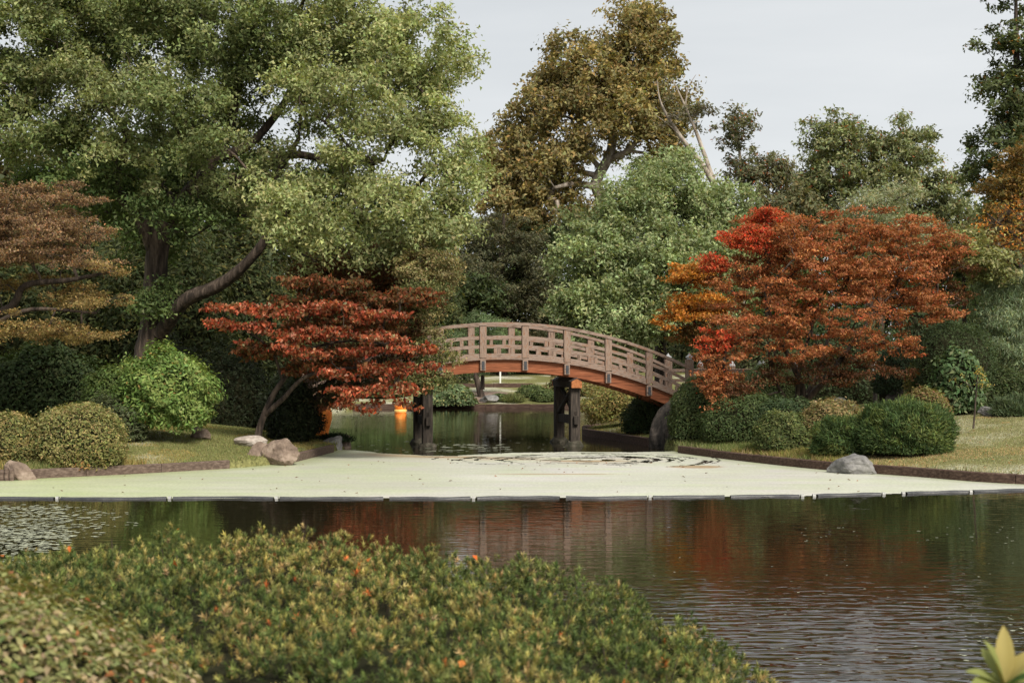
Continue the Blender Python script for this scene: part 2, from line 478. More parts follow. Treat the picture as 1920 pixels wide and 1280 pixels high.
dx, dy = .06, .075
xs = np.arange(-13, 13, dx); ys = np.arange(27.0, 42.6, dy)
gx, gy = np.meshgrid(xs, ys)
cx, cy = gx + dx / 2, gy + dy / 2
wob = fnoise(cx * .9, cy * 1.4, 11)
edge = np.interp(cx, [-6, -4.6, -3.7, -2.4, -1.5, 0.0, 1.8, 3.4, 4.3, 5.0], [41.8, 41.3, 40.2, 39.1, 39.0, 40.2, 40.7, 40.4, 40.9, 41.2]) + (wob - .5) * .5
keep = (cy > boom_y(cx) - .02) & (cy < edge)
sd = pond_sd(cx, cy)
keep &= sd < .05
ex, ey = (cx - 1.15) / 3.9, (cy - 37.6) / 3.0
rho = np.sqrt(ex ** 2 + ey ** 2)
th = np.arctan2(ey, ex)
lines = fnoise(rho * 21 + 1.2 * fnoise(cx * .5, cy * .8, 21), th * 2.2 + rho * 1.5, 31, 3)
swz = np.clip((cy - 35.9 + .3 * np.clip(cx - .5, 0, 4)) / 1.8, 0, 1) * np.clip((1.12 - rho) / .25, 0, 1) * np.clip((cx + 2.6) / 1.0, 0, 1)
side = np.clip((cx - 2.0) / 1.6, 0, 1)
fine = fnoise(cx * 9, cy * 14, 91, 2)
hole = lines + .24 * (fine - .5) < (.265 + .155 * swz + .03 * side)
left_gap = (cx < -1.0) & (cx > -3.6) & (cy > 38.9 + .35 * (wob - .5)) & (lines < .62)
keep &= ~((swz > .02) & hole)
nx, ny = len(xs), len(ys)
K = keep[:-1, :-1]
jj, ii = np.nonzero(K)
a = jj * nx + ii
Fq = np.stack([a, a + 1, a + 1 + nx, a + nx], axis=1)
V = np.stack([gx.ravel(), gy.ravel(), np.full(gx.size, .006)], axis=1)
used = np.unique(Fq)
remap = np.zeros(len(V), dtype=np.int64); remap[used] = np.arange(len(used))
cxf, cyf = cx[jj, ii], cy[jj, ii]
streak = fnoise(cxf * .55 + 3, cyf * 3.2, 77, 4)
band = np.exp(-((cyf - np.interp(cxf, [-4.5, -2, 0, 2, 4], [39.9, 38.7, 37.6, 37.0, 37.2])) / .75) ** 2) * np.clip((cxf + 4.8) / 1.0, 0, 1) * np.clip((4.5 - cxf) / 1.5, 0, 1)
spot = np.exp(-(((cxf - 4.55) / .75) ** 2 + ((cyf - 35.1) / .55) ** 2)) + .8 * np.exp(-(((cxf - .9) / 1.9) ** 2 + ((cyf - 32.9) / .16) ** 2))
tan = np.clip(band * np.clip((streak - .30) * 4, 0, 1) * .9 + np.clip((spot + .5 * streak - .62) * 4, 0, 1) * .85, 0, 1)[:, None]
g = fnoise(cxf * .25, cyf * .5, 41, 3)[:, None]
gl = np.clip((-cxf - 1) / 8, 0, 1)[:, None]
base = np.array([.50, .507, .425]) * (1 - gl) + np.array([.435, .475, .295]) * gl  # whiter right, greener left: the sheen is painted into the base colour
st2 = fnoise(cxf * .35 + 8, cyf * 4.5, 55, 4)[:, None]
st3 = fnoise(cxf * 2.2, cyf * 7, 66, 3)[:, None]
base = base * .93 * (.74 + .22 * g + .18 * st2 + .14 * st3) * (1 + (fnoise(cxf * .8, cyf * 1.6, 99, 3)[:, None] - .5) * np.array([[-.10, .02, -.30]]))
shore = np.clip(1 + pond_sd(cxf, cyf) / .9, 0, 1)[:, None]
base = base * (1 - shore * .5) + np.array([.20, .24, .08]) * shore * .5
colr = base * (1 - tan) + np.array([.33, .22, .11]) * tan
me = mesh_np("duckweed", V[used], remap[Fq], facecol=colr)
o = link("duckweed", me, M['duckweed'])
tag(o, "pale green carpet of duckweed floating behind the black boom", "duckweed", kind="stuff")

rng = np.random.default_rng(5)
def flecks(regions):
    Vs, Fs, Cs, off = [], [], [], 0
    for (px0, px1, py0, py1, n, smin, smax) in regions:
        for _ in range(n):
            px, py = rng.uniform(px0, px1), rng.uniform(py0, py1)
            d = F * CH / (py - HY)
            x = X(px, d)
            s = rng.uniform(smin, smax)
            k = 7
            ang = np.arange(k) * 2 * math.pi / k
            r = s * rng.uniform(.6, 1.3, k)
            P = np.stack([x + r * np.cos(ang) * 1.5, d + r * np.sin(ang), np.full(k, .007)], axis=1)
            Vs.append(P); Fs.append(np.arange(k) + off); off += k
            Cs.append(np.array([.38, .40, .29]) * rng.uniform(.7, 1.15))
    return np.concatenate(Vs), np.array(Fs), np.array(Cs)
V, Fq, Cc = flecks([(800, 960, 832, 848, 60, .03, .10), (650, 1060, 822, 850, 50, .02, .05),
                    (0, 130, 946, 1030, 520, .012, .05), (0, 200, 950, 1010, 220, .012, .05), (0, 260, 955, 990, 90, .01, .035), (0, 90, 990, 1060, 220, .012, .05),  # left-hand regions: pale discs stand in for sky glints on the ripples
                    (1000, 1920, 1040, 1275, 90, .005, .014), (1800, 1920, 1150, 1240, 25, .008, .022), (1500, 1900, 985, 1020, 30, .008, .02)])
o = link("flecks_and_glints", mesh_np("flecks_and_glints", V, Fq, facecol=Cc), M['duckweed'])
tag(o, "loose pale flecks of duckweed and pale discs painting glints on the open water", "duckweed", kind="stuff")

# ------------------------------------------------------------------ floating booms
def boom(label, joints, gap=.02):
    """joints: list of picture columns where the lengths meet"""
    ds = []
    pts = []
    for px in joints:
        d = 27.4
        for _ in range(8):
            d = float(boom_y(X(px, d)))
        pts.append((X(px, d), d - .07))
    e = empty("floating_boom", (pts[0][0], pts[0][1], 0), label, "boom", "floating boom across the pond")
    for i in range(len(pts) - 1):
        p0 = np.array([*pts[i], .0]); p1 = np.array([*pts[i + 1], .0])
        t = nrmz(p1 - p0)
        n = 9
        path = [p0 + t * .06 + (p1 - p0 - t * .12) * k / (n - 1) + np.array([0, (.10 * math.sin(math.pi * k / (n - 1)) * math.sin(i * 2.3 + .6) + .02 * math.sin(k * 1.1 + i)), .004 * math.sin(k * 1.3 + i * 2)]) for k in range(n)]
        V, q, _, _ = tube_path(path, [.047] * n, k=10)
        V[:, 2] -= .006
        link("tube", mesh_np("tube", V, q, smooth=True), M['boom'], e)
    for i in range(len(pts)):
        if len(pts) > 5 and i in (5, 7, 9): continue
        if i in (0, len(pts) - 1) and len(pts) > 3 and i == 0:
            continue
        x, y = pts[i]
        V, q, _, _ = tube_path([np.array([x - .03, y, -.002]), np.array([x + .03, y, -.002])], [.050, .050], k=10)
        me = mesh_np("coupler", V, q, smooth=True)
        link("coupler", me, M['coupler'], e)
    return e
boom("long black floating boom joined by white couplers along the duckweed edge", [-330, -110, 110, 320, 520, 725, 888, 1055, 1218, 1363, 1503])
boom("short detached length of black boom beside a gap of duckweed", [1525, 1655])
boom("black boom length that bends in towards the dry grass bank", [1692, 1818, 1940])

# ------------------------------------------------------------------ timber edging of the banks
def smooth_poly(pts, n=6):
    pts = np.array(pts, float)
    P = np.vstack([2 * pts[0] - pts[1], pts, 2 * pts[-1] - pts[-2]])
    out = []
    for i in range(len(pts) - 1):
        for j in range(n):
            t = j / n
            p0, p1, p2, p3 = P[i:i + 4]
            out.append(0.5 * ((2 * p1) + (p2 - p0) * t + (2 * p0 - 5 * p1 + 4 * p2 - p3) * t * t + (3 * p1 - p0 - 3 * p2 + p3) * t ** 3))
    out.append(pts[-1])
    return np.array(out)

def edging(label, pts, mat, step=1.9, top=.21, thick=.15, smooth=True):
    P = smooth_poly(pts) if smooth else np.array(pts, float)
    seg = np.linalg.norm(np.diff(P, axis=0), axis=1)
    s = np.concatenate([[0], np.cumsum(seg)])
    n = max(1, round(s[-1] / step))
    e = empty("timber_edging", (P[0][0], P[0][1], 0), label, "edging", "timber edging of the pond banks")
    rng = np.random.default_rng(int(abs(P[0][0]) * 10))
    for i in range(n):
        a, b = s[-1] * i / n, s[-1] * (i + 1) / n
        tt = np.linspace(a + .006, b - .006, 5)
        c = np.stack([np.interp(tt, s, P[:, 0]), np.interp(tt, s, P[:, 1])], axis=1)
        T = nrmz(np.gradient(c, axis=0)); Nn = np.stack([-T[:, 1], T[:, 0]], axis=1)
        z1 = top + rng.uniform(-.012, .012)
        prof = [(-thick / 2, -.4), (thick / 2, -.4), (thick / 2, z1 - .015), (thick / 2 - .015, z1), (-thick / 2 + .015, z1), (-thick / 2, z1 - .015)]
        k = len(prof)
        V = np.array([[c[j][0] + Nn[j][0] * o_, c[j][1] + Nn[j][1] * o_, z] for j in range(5) for (o_, z) in prof])
        fs = [[j * k + m, j * k + (m + 1) % k, (j + 1) * k + (m + 1) % k, (j + 1) * k + m] for j in range(4) for m in range(k)]
        me = bpy.data.meshes.new("timber")
        me.from_pydata([tuple(v) for v in V], [], fs + [list(range(k))[::-1], [4 * k + m for m in range(k)]])
        link("timber", me, mat, e)
    return e
edging("worn brown timber edging in front of the clipped golden bushes", [(-20, 29.5), (-11.3, 31.3), (-8.9, 32.9), (-6.9, 34.6)], M['edging_light'], smooth=False)
edging("short worn timber edging between the brown boulder and the blue grey rock", [(-5.75, 36.0), (-5.45, 38.2), (-5.15, 40.6)], M['edging_light'])
edging("dark timber edging curving from the bridge past the grey rock", [(16, 27.8), (10.9, 30.3), (9.2, 32.2), (7.46, 34.3), (5.9, 37.4), (4.75, 40.2)], M['edging'])
edging("dark timber edging rounding the little point under the bridge", [(4.25, 43.2), (3.6, 45.6), (2.75, 48.4), (2.55, 50), (2.9, 52), (5, 54.5)], M['edging'], 1.5, .24)
edging("low timber edging along the far shore seen beneath the bridge", [(8, 76.6), (3.8, 76.2), (-2, 75.8), (-4.5, 75.8), (-8.5, 76)], M['edging'], 2.5, .22)
edging("straight dark timber kerb lying across the far lawn", [(-3.4, 83.0), (-.6, 83.2), (1.2, 83.4)], M['edging'], 2.2, 1.18, .25)

# ------------------------------------------------------------------ the wooden drum bridge
BR = 13.3
BROT = math.radians(11)
br = empty("footbridge", (X(945, 43.0), 43.0, 0), "arched wooden footbridge with open railings over the pond", "bridge", rz=BROT)
def zl(u):                      # deck lip
    return 2.69 - (BR - math.sqrt(BR * BR - u * u))
WID = 2.2
def blink(name, me, mat, parent=None):
    o = bpy.data.objects.new(name, me); col.objects.link(o)
    if not me.materials: me.materials.append(mat)
    o.parent = parent or br
    return o
def arc_bar(u0, u1, za, zb, y0, y1, n=6, name="rail"):
    us = np.linspace(u0, u1, n + 1)
    V, fs = [], []
    for u in us:
        z = zl(u)
        V += [(u, y0, z + za), (u, y1, z + za), (u, y1, z + zb), (u, y0, z + zb)]
    for i in range(n):
        for j in range(4):
            fs.append((i * 4 + j, i * 4 + (j + 1) % 4, (i + 1) * 4 + (j + 1) % 4, (i + 1) * 4 + j))
    fs += [(3, 2, 1, 0), (n * 4, n * 4 + 1, n * 4 + 2, n * 4 + 3)]
    me = bpy.data.meshes.new(name); me.from_pydata(V, [], fs)
    bm = bmesh.new(); bm.from_mesh(me); bmesh.ops.recalc_face_normals(bm, faces=bm.faces); bm.to_mesh(me); bm.free()
    return me
HALF = 5.85
POSTS = [-HALF + 1.3 * k for k in range(10)]
for side in (0, 1):
    ys_ = 0.0 if side == 0 else WID
    sg = 1 if side == 0 else -1       # inward direction
    # arch beam, lip board
    blink("arch_beam", arc_bar(-HALF - .05, HALF + .05, -.42, -.052, ys_ + sg * .06, ys_ + sg * .26, 40, "arch_beam"), M['wood_beam'])
    blink("edge_board", arc_bar(-HALF - .05, HALF + .05, -.05, .0, ys_ - sg * .06, ys_ + sg * .26, 40, "edge_board"), M['wood_rail'])
    # handrail
    blink("handrail", arc_bar(-HALF, HALF, .985, 1.075, ys_ - sg * .10, ys_ + sg * .10, 40, "handrail"), M['wood_rail'])
    for i, u in enumerate(POSTS):
        z0 = zl(u)
        endp = i in (0, 9)
        top = 1.30 if endp else .983
        w = .12 if endp else .105
        me = boxes([(u - w, u + w, ys_ - .08, ys_ + .08, z0 + .002, z0 + top)], "post", .012)
        po = blink("post", me, M['wood_post'])
        if endp:
            bm = bmesh.new()
            prof = [(0.0, .22), (.02, .18), (.05, .14), (.085, .11), (.12, .085), (.12, .06), (.08, .045), (.08, .0)]
            for r_, h in prof:
                pass
            vsn = []
            for r_, h in prof:
                vsn.append([bm.verts.new((u + r_ * math.cos(a_), ys_ + r_ * math.sin(a_), z0 + top + h)) for a_ in np.arange(12) * math.pi / 6])
            for q in range(len(prof) - 1):
                for k in range(12):
                    try: bm.faces.new((vsn[q][k], vsn[q + 1][k], vsn[q + 1][(k + 1) % 12], vsn[q][(k + 1) % 12]))
                    except ValueError: pass
            bmesh.ops.remove_doubles(bm, verts=bm.verts, dist=1e-4)
            me = bpy.data.meshes.new("finial"); bm.to_mesh(me); bm.free()
            blink("finial", me, M['cap_metal'], po)
        # bracket on the beam with an iron plate
        yb0, yb1 = (ys_ - .06, ys_ + .058) if side == 0 else (ys_ - .058, ys_ + .06)
        bk = blink("bracket", boxes([(u - .085, u + .085, yb0, yb1, z0 - .37, z0 - .053)], "bracket", .006), M['wood_rail'], po)
        yp = ys_ - .075 if side == 0 else ys_ + .06
        blink("iron_plate", boxes([(u - .042, u + .042, yp, yp + .015, z0 - .34, z0 - .09)], "iron_plate", .003), M['iron'], po)
    for i in range(9):
        a, b = POSTS[i] + .107, POSTS[i + 1] - .107
        if i == 0: a += .015
        if i == 8: b -= .015
        blink("rail", arc_bar(a, b, .575, .675, ys_ - .035, ys_ + .035, 5), M['wood_rail'])
        blink("rail", arc_bar(a, b, .30, .40, ys_ - .035, ys_ + .035, 5), M['wood_rail'])
        blink("rail", arc_bar(a, b, .002, .135, ys_ - .045, ys_ + .045, 5), M['wood_rail'])
        c = b - a
        for f, za, zb in ((.5, .402, .573), (.26, .137, .298), (.74, .137, .298)):
            u = a + f * c
            blink("baluster", boxes([(u - .055, u + .055, ys_ - .03, ys_ + .03, zl(u) + za, zl(u) + zb)], "baluster", .005), M['wood_post'])
# deck planks
npl = 84
pm = boxes([(-.064, .064, .28, WID - .28, -.045, .0)], "deck_plank", .004)
for i in range(npl):
    u = -HALF + (i + .5) * 2 * HALF / npl
    o = blink("deck_plank", pm, M['wood_rail'])
    o.location = (u, 0, zl(u) + .0)
    o.rotation_euler = (0, math.asin(u / BR), 0)
# piers
for u in (-2.33, 2.2):
    zb = zl(u) - .43
    for yv in (.05, WID - .05):
        pp = blink("pier_post", boxes([(u - .15, u + .15, yv - .15, yv + .15, .10, zb - .30)], "pier_post", .015), M['pier'])
        bm = bmesh.new()
        bmesh.ops.create_icosphere(bm, subdivisions=3, radius=1)
        for v in bm.verts:
            n_ = v.co.copy()
            q = max(abs(n_.x), abs(n_.y))
            k = 1 + .18 * mnoise.noise(n_ * 1.8 + Vector((u, yv, 0)))
            v.co = Vector((u + n_.x * .29 * k, yv + n_.y * .29 * k, -.02 + n_.z * .22 * k))
        me = bpy.data.meshes.new("footing"); bm.to_mesh(me); bm.free()
        blink("footing", me, M['concrete'], pp)
    # cap beam along the width, gabled ends
    z0, z1 = zb - .30, zb
    prof = [(u - .16, z0), (u + .16, z0), (u + .16, z1 - .10), (u, z1 - .0), (u - .16, z1 - .10)]
    for nm, ya, yb, mt in (("cap_beam", -.14, WID + .14, M['pier']), ("cap_end", -.26, -.142, M['wood_orange']), ("cap_end", WID + .142, WID + .26, M['wood_orange'])):
        V = [(x, ya, z) for x, z in prof] + [(x, yb, z) for x, z in prof]
        k = 5
        fs = [tuple(range(k)), tuple(range(2 * k - 1, k - 1, -1))] + [(i, k + i, k + (i + 1) % k, (i + 1) % k) for i in range(k)]
        me = bpy.data.meshes.new(nm); me.from_pydata(V, [], fs)
        bm = bmesh.new(); bm.from_mesh(me); bmesh.ops.recalc_face_normals(bm, faces=bm.faces); bm.to_mesh(me); bm.free()
        cb = blink(nm, me, mt)
        if nm == "cap_end":
            roof = [(u - .185, z1 - .105), (u, z1 + .012), (u + .185, z1 - .105), (u, z1 - .004)]
            V = [(x, ya - .02, z) for x, z in roof] + [(x, yb + .0, z) for x, z in roof]
            fs = [(0, 1, 2, 3), (7, 6, 5, 4)] + [(i, 4 + i, 4 + (i + 1) % 4, (i + 1) % 4) for i in range(4)]
            me = bpy.data.meshes.new("cap_cover"); me.from_pydata(V, [], fs)
            blink("cap_cover", me, M['iron'], cb)
    # cross braces between the two posts
    for s_ in (-1, 1):
        za, zc = (.95, zb - .36) if s_ > 0 else (zb - .36, .95)
        V, q, _, _ = tube_path([np.array([u + s_ * .05, .20, za]), np.array([u + s_ * .05, WID - .20, zc])], [.075, .075], k=4)
        blink("cross_brace", mesh_np("cross_brace", V, q), M['pier'])
    blink("tie_beam", boxes([(u - .07, u + .07, -.22, WID + .22, .66, .92)], "tie_beam", .01), M['pier'])
    blink("wedge", boxes([(u - .045, u + .045, -.10, -.03, .56, 1.06)], "wedge", .008), M['pier'])

# approach fence beyond the right-hand end
end_u = HALF
c_, s_ = math.cos(BROT), math.sin(BROT)
ex, ey = br.location.x + end_u * c_, br.location.y + end_u * s_
def approach(label, x0, y0, ang, n):
    zb = gz1(x0, y0)
    e = empty("approach_fence", (x0, y0, 0), label, "fence", "railings of the path to the bridge")
    dxy = np.array([math.cos(ang), math.sin(ang)])
    pts = [np.array([x0, y0]) + dxy * 1.15 * (k + 1) for k in range(n)]
    for p in pts:
        g0 = gz1(p[0], p[1]) - .1
        me = boxes([(p[0] - .10, p[0] + .10, p[1] - .08, p[1] + .08, g0, 2.42)], "post", .012)
        po = link("post", me, M['wood_post'], e)
        V, q, _, _ = tube_path([np.array([p[0], p[1], 2.42]), np.array([p[0], p[1], 2.50]), np.array([p[0], p[1], 2.60])], [.11, .08, .005], k=8)
        link("finial", mesh_np("finial", V, q), M['cap_metal'], po)
    for z in (2.28, 1.95):
        prev = np.array([x0, y0]) + dxy * .13
        for p in pts:
            a0, a1 = prev, p - dxy * .11
            nn = np.array([-dxy[1], dxy[0]]) * .035
            V = [(a0[0] - nn[0], a0[1] - nn[1], z - .05), (a0[0] + nn[0], a0[1] + nn[1], z - .05), (a0[0] + nn[0], a0[1] + nn[1], z + .05), (a0[0] - nn[0], a0[1] - nn[1], z + .05),
                 (a1[0] - nn[0], a1[1] - nn[1], z - .05), (a1[0] + nn[0], a1[1] + nn[1], z - .05), (a1[0] + nn[0], a1[1] + nn[1], z + .05), (a1[0] - nn[0], a1[1] - nn[1], z + .05)]
            me = bpy.data.meshes.new("rail")
            me.from_pydata(V, [], [(0, 1, 2, 3), (7, 6, 5, 4), (0, 4, 5, 1), (1, 5, 6, 2), (2, 6, 7, 3), (3, 7, 4, 0)])
            link("rail", me, M['wood_rail'], e)
            prev = p + dxy * .11
    return e
approach("pale wooden path fence leading on from the bridge's near railing", ex, ey, BROT, 3)
approach("pale wooden path fence leading on from the bridge's back railing", ex - WID * s_, ey + WID * c_, BROT + .12, 3)

# ------------------------------------------------------------------ rocks
def rock(label, px, d, w, h, dep, mat, seed, sink=.25, tilt=0.0, cat="rock", cuts=9, zbase=None, name="rock", group="rocks along the banks", shape=None):
    rng = np.random.default_rng(seed)
    bm = bmesh.new()
    bmesh.ops.create_icosphere(bm, subdivisions=4, radius=1)
    planes = [(Vector(nrmz(rng.normal(size=3) * np.array([1, 1, .8]))), rng.uniform(.42, .82)) for _ in range(cuts)]
    so = Vector(rng.uniform(0, 50, 3))
    for v in bm.verts:
        c = v.co.copy()
        for n_, dd in planes:
            k = c.dot(n_)
            if k > dd: c -= n_ * (k - dd) * .92
        c *= 1 + .13 * mnoise.fractal(c * 1.7 + so, .8, 2.1, 6)
        v.co = c
    zmin = min(v.co.z for v in bm.verts); zmax = max(v.co.z for v in bm.verts)
    xmin = min(v.co.x for v in bm.verts); xmax = max(v.co.x for v in bm.verts)
    x0 = X(px, d)
    zb = (gz1(x0, d) if zbase is None else zbase)
    for v in bm.verts:
        f = (v.co.z - zmin) / (zmax - zmin)
        xx = ((v.co.x - xmin) / (xmax - xmin) - .5) * w
        if shape == 'wedge':
            xx = xx * (1 - .75 * f) + .12 * w * f
        zz = f * h * (1 + sink) - h * sink
        xx += tilt * zz
        v.co = Vector((xx, v.co.y * dep * .5, zz))
    me = bpy.data.meshes.new(name)
    bm.to_mesh(me); bm.free()
    o = link(name, me, mat)
    o.location = (x0, d, zb)
    return tag(o, label, cat, group)
rock("reddish brown boulder beside the log piles at the water's edge", 42, 31.45, .72, .42, .5, M['rock_brown'], 3, .35, zbase=.02, tilt=-.3)
rock("pale cream flat rock lying in the grass", 465, 37.6, .95, .28, .6, M['rock_white'], 8, .3, tilt=.6)
rock("large cracked brown boulder breaking the timber edging", 526, 35.75, 1.0, .62, .75, M['rock_brown'], 22, .25, zbase=.05)
rock("smaller rounded brown rock leaning on the large cracked boulder", 486, 36.0, .62, .46, .5, M['rock_brown'], 33, .3, zbase=.12)
rock("blue grey wedge of rock where the edging ends at the bank tip", 622, 41.6, .62, .42, .6, M['rock_grey'], 41, .4, zbase=.0)
rock("small brown rock at the very tip of the bank by the open water", 648, 42.4, .36, .42, .4, M['rock_brown'], 47, .4, zbase=.0)
rock("brown stone half hidden under the bright green shrub", 376, 38.0, .55, .35, .5, M['rock_brown'], 52, .3)
rock("low peaked grey rock leaning over the edging beneath the dark yews", 1588, 33.1, 1.75, .44, .8, M['rock_grey'], 63, .35, zbase=.03, shape='wedge')
rock("upright tan boulder behind the thin sapling", 1800, 42.0, .85, .62, .6, M['rock_brown'], 71, .3)
rock("low grey brown rock beside the small pine", 1858, 40.5, .75, .28, .5, M['rock_grey'], 77, .4)
rock("dark shaded boulder below the black green shrub", 1686, 46.0, .85, .62, .7, M['rock_dark'], 79, .3)
rock("pale stone lying in shade behind the maple trunks", 1583, 47.5, .8, .38, .6, M['rock_grey'], 83, .3)
rock("tall craggy dark rock holding up the bank under the bridge end", 1243, 42.6, 1.05, 1.55, 1.0, M['rock_dark'], 91, .3, zbase=-.05, tilt=.22, cuts=12)
rock("flat grey and rust rock by the far clipped shrubs", 915, 76.6, 1.05, .42, .7, M['rock_grey'], 97, .3, tilt=.3)

# log piles beside the left boulder
e = empty("log_palisade", (X(12, 31.2), 31.15, 0), "row of short upright log piles at the pond edge", "log piles")
for i in range(5):
    x = X(-14 + i * 9.5, 31.2)
    h = .27 - .02 * (i % 3)
    V, q, _, _ = tube_path([np.array([x, 31.13 + .01 * (i % 2), -.3]), np.array([x, 31.13, 0]), np.array([x, 31.13, h]), np.array([x, 31.13, h + .012])], [.055, .055, .053, .004], k=10, wob=.04, seed=i)
    link("log", mesh_np("log", V, q, smooth=False), M['edging_light'], e)

# ------------------------------------------------------------------ tree and shrub makers
GAIN = 1.25
def colours(rng, n, palette, jit=.18):
    """palette: list of (weight, (r,g,b))"""
    w = np.array([p[0] for p in palette], float); w /= w.sum()
    c = np.array([p[1] for p in palette])[rng.choice(len(palette), n, p=w)]
    return GAIN * c * (1 + jit * rng.normal(size=(n, 1))).clip(.5, 1.6) * (1 + .06 * rng.normal(size=(n, 3)))

def clump_leaves(rng, C, R, cnt, leafLW, up=.7, out=.5, rand=.7, hang=.25, spike=0.0, upper=.55, shell=.42, tri=True):
    """each clump is a handful of ragged sprays of leaves"""
    n = int(cnt.sum())
    idx = np.repeat(np.arange(len(C)), cnt)
    NS = 8
    su = rnd_unit(rng, len(C) * NS)
    fl = (su[:, 2] < 0) & (rng.random(len(su)) < upper)
    su[fl, 2] *= -1
    sc = np.repeat(C, NS, 0) + su * np.repeat(R, NS, 0) * rng.uniform(.25, 1.0, (len(su), 1))
    stilt = su * .5 + .45 * rng.normal(size=su.shape)
    sdir = nrmz(su * np.array([1, 1, .4]) + .4 * rng.normal(size=su.shape))
    ssz = rng.uniform(.22, .46, len(su))
    si = idx * NS + rng.integers(0, NS, n)
    g = rng.normal(size=(n, 3)).clip(-1.8, 1.8)
    along = rng.normal(size=(n, 1)) * .28
    pos = sc[si] + g * ssz[si][:, None] * R[idx] * np.array([.75, .75, .72]) + sdir[si] * along * R[idx]
    nr = up * np.array([[0, 0, 1.0]]) + out * stilt[si] * 1.4 + rand * rnd_unit(rng, n)
    dr = rnd_unit(rng, n) * (1 - spike) + sdir[si] * (.6 + spike) + np.array([[0, 0, -1.0]]) * hang
    s = rng.uniform(.65, 1.3, n)
    V, q = leaf_tri(rng, pos, nr, dr, leafLW[0] * s, leafLW[1] * s) if tri else leaf_geo(pos, nr, dr, leafLW[0] * s, leafLW[1] * s)
    return V, q, idx, pos, (1 + .12 * rng.normal(size=len(su))).clip(.7, 1.4)[si]

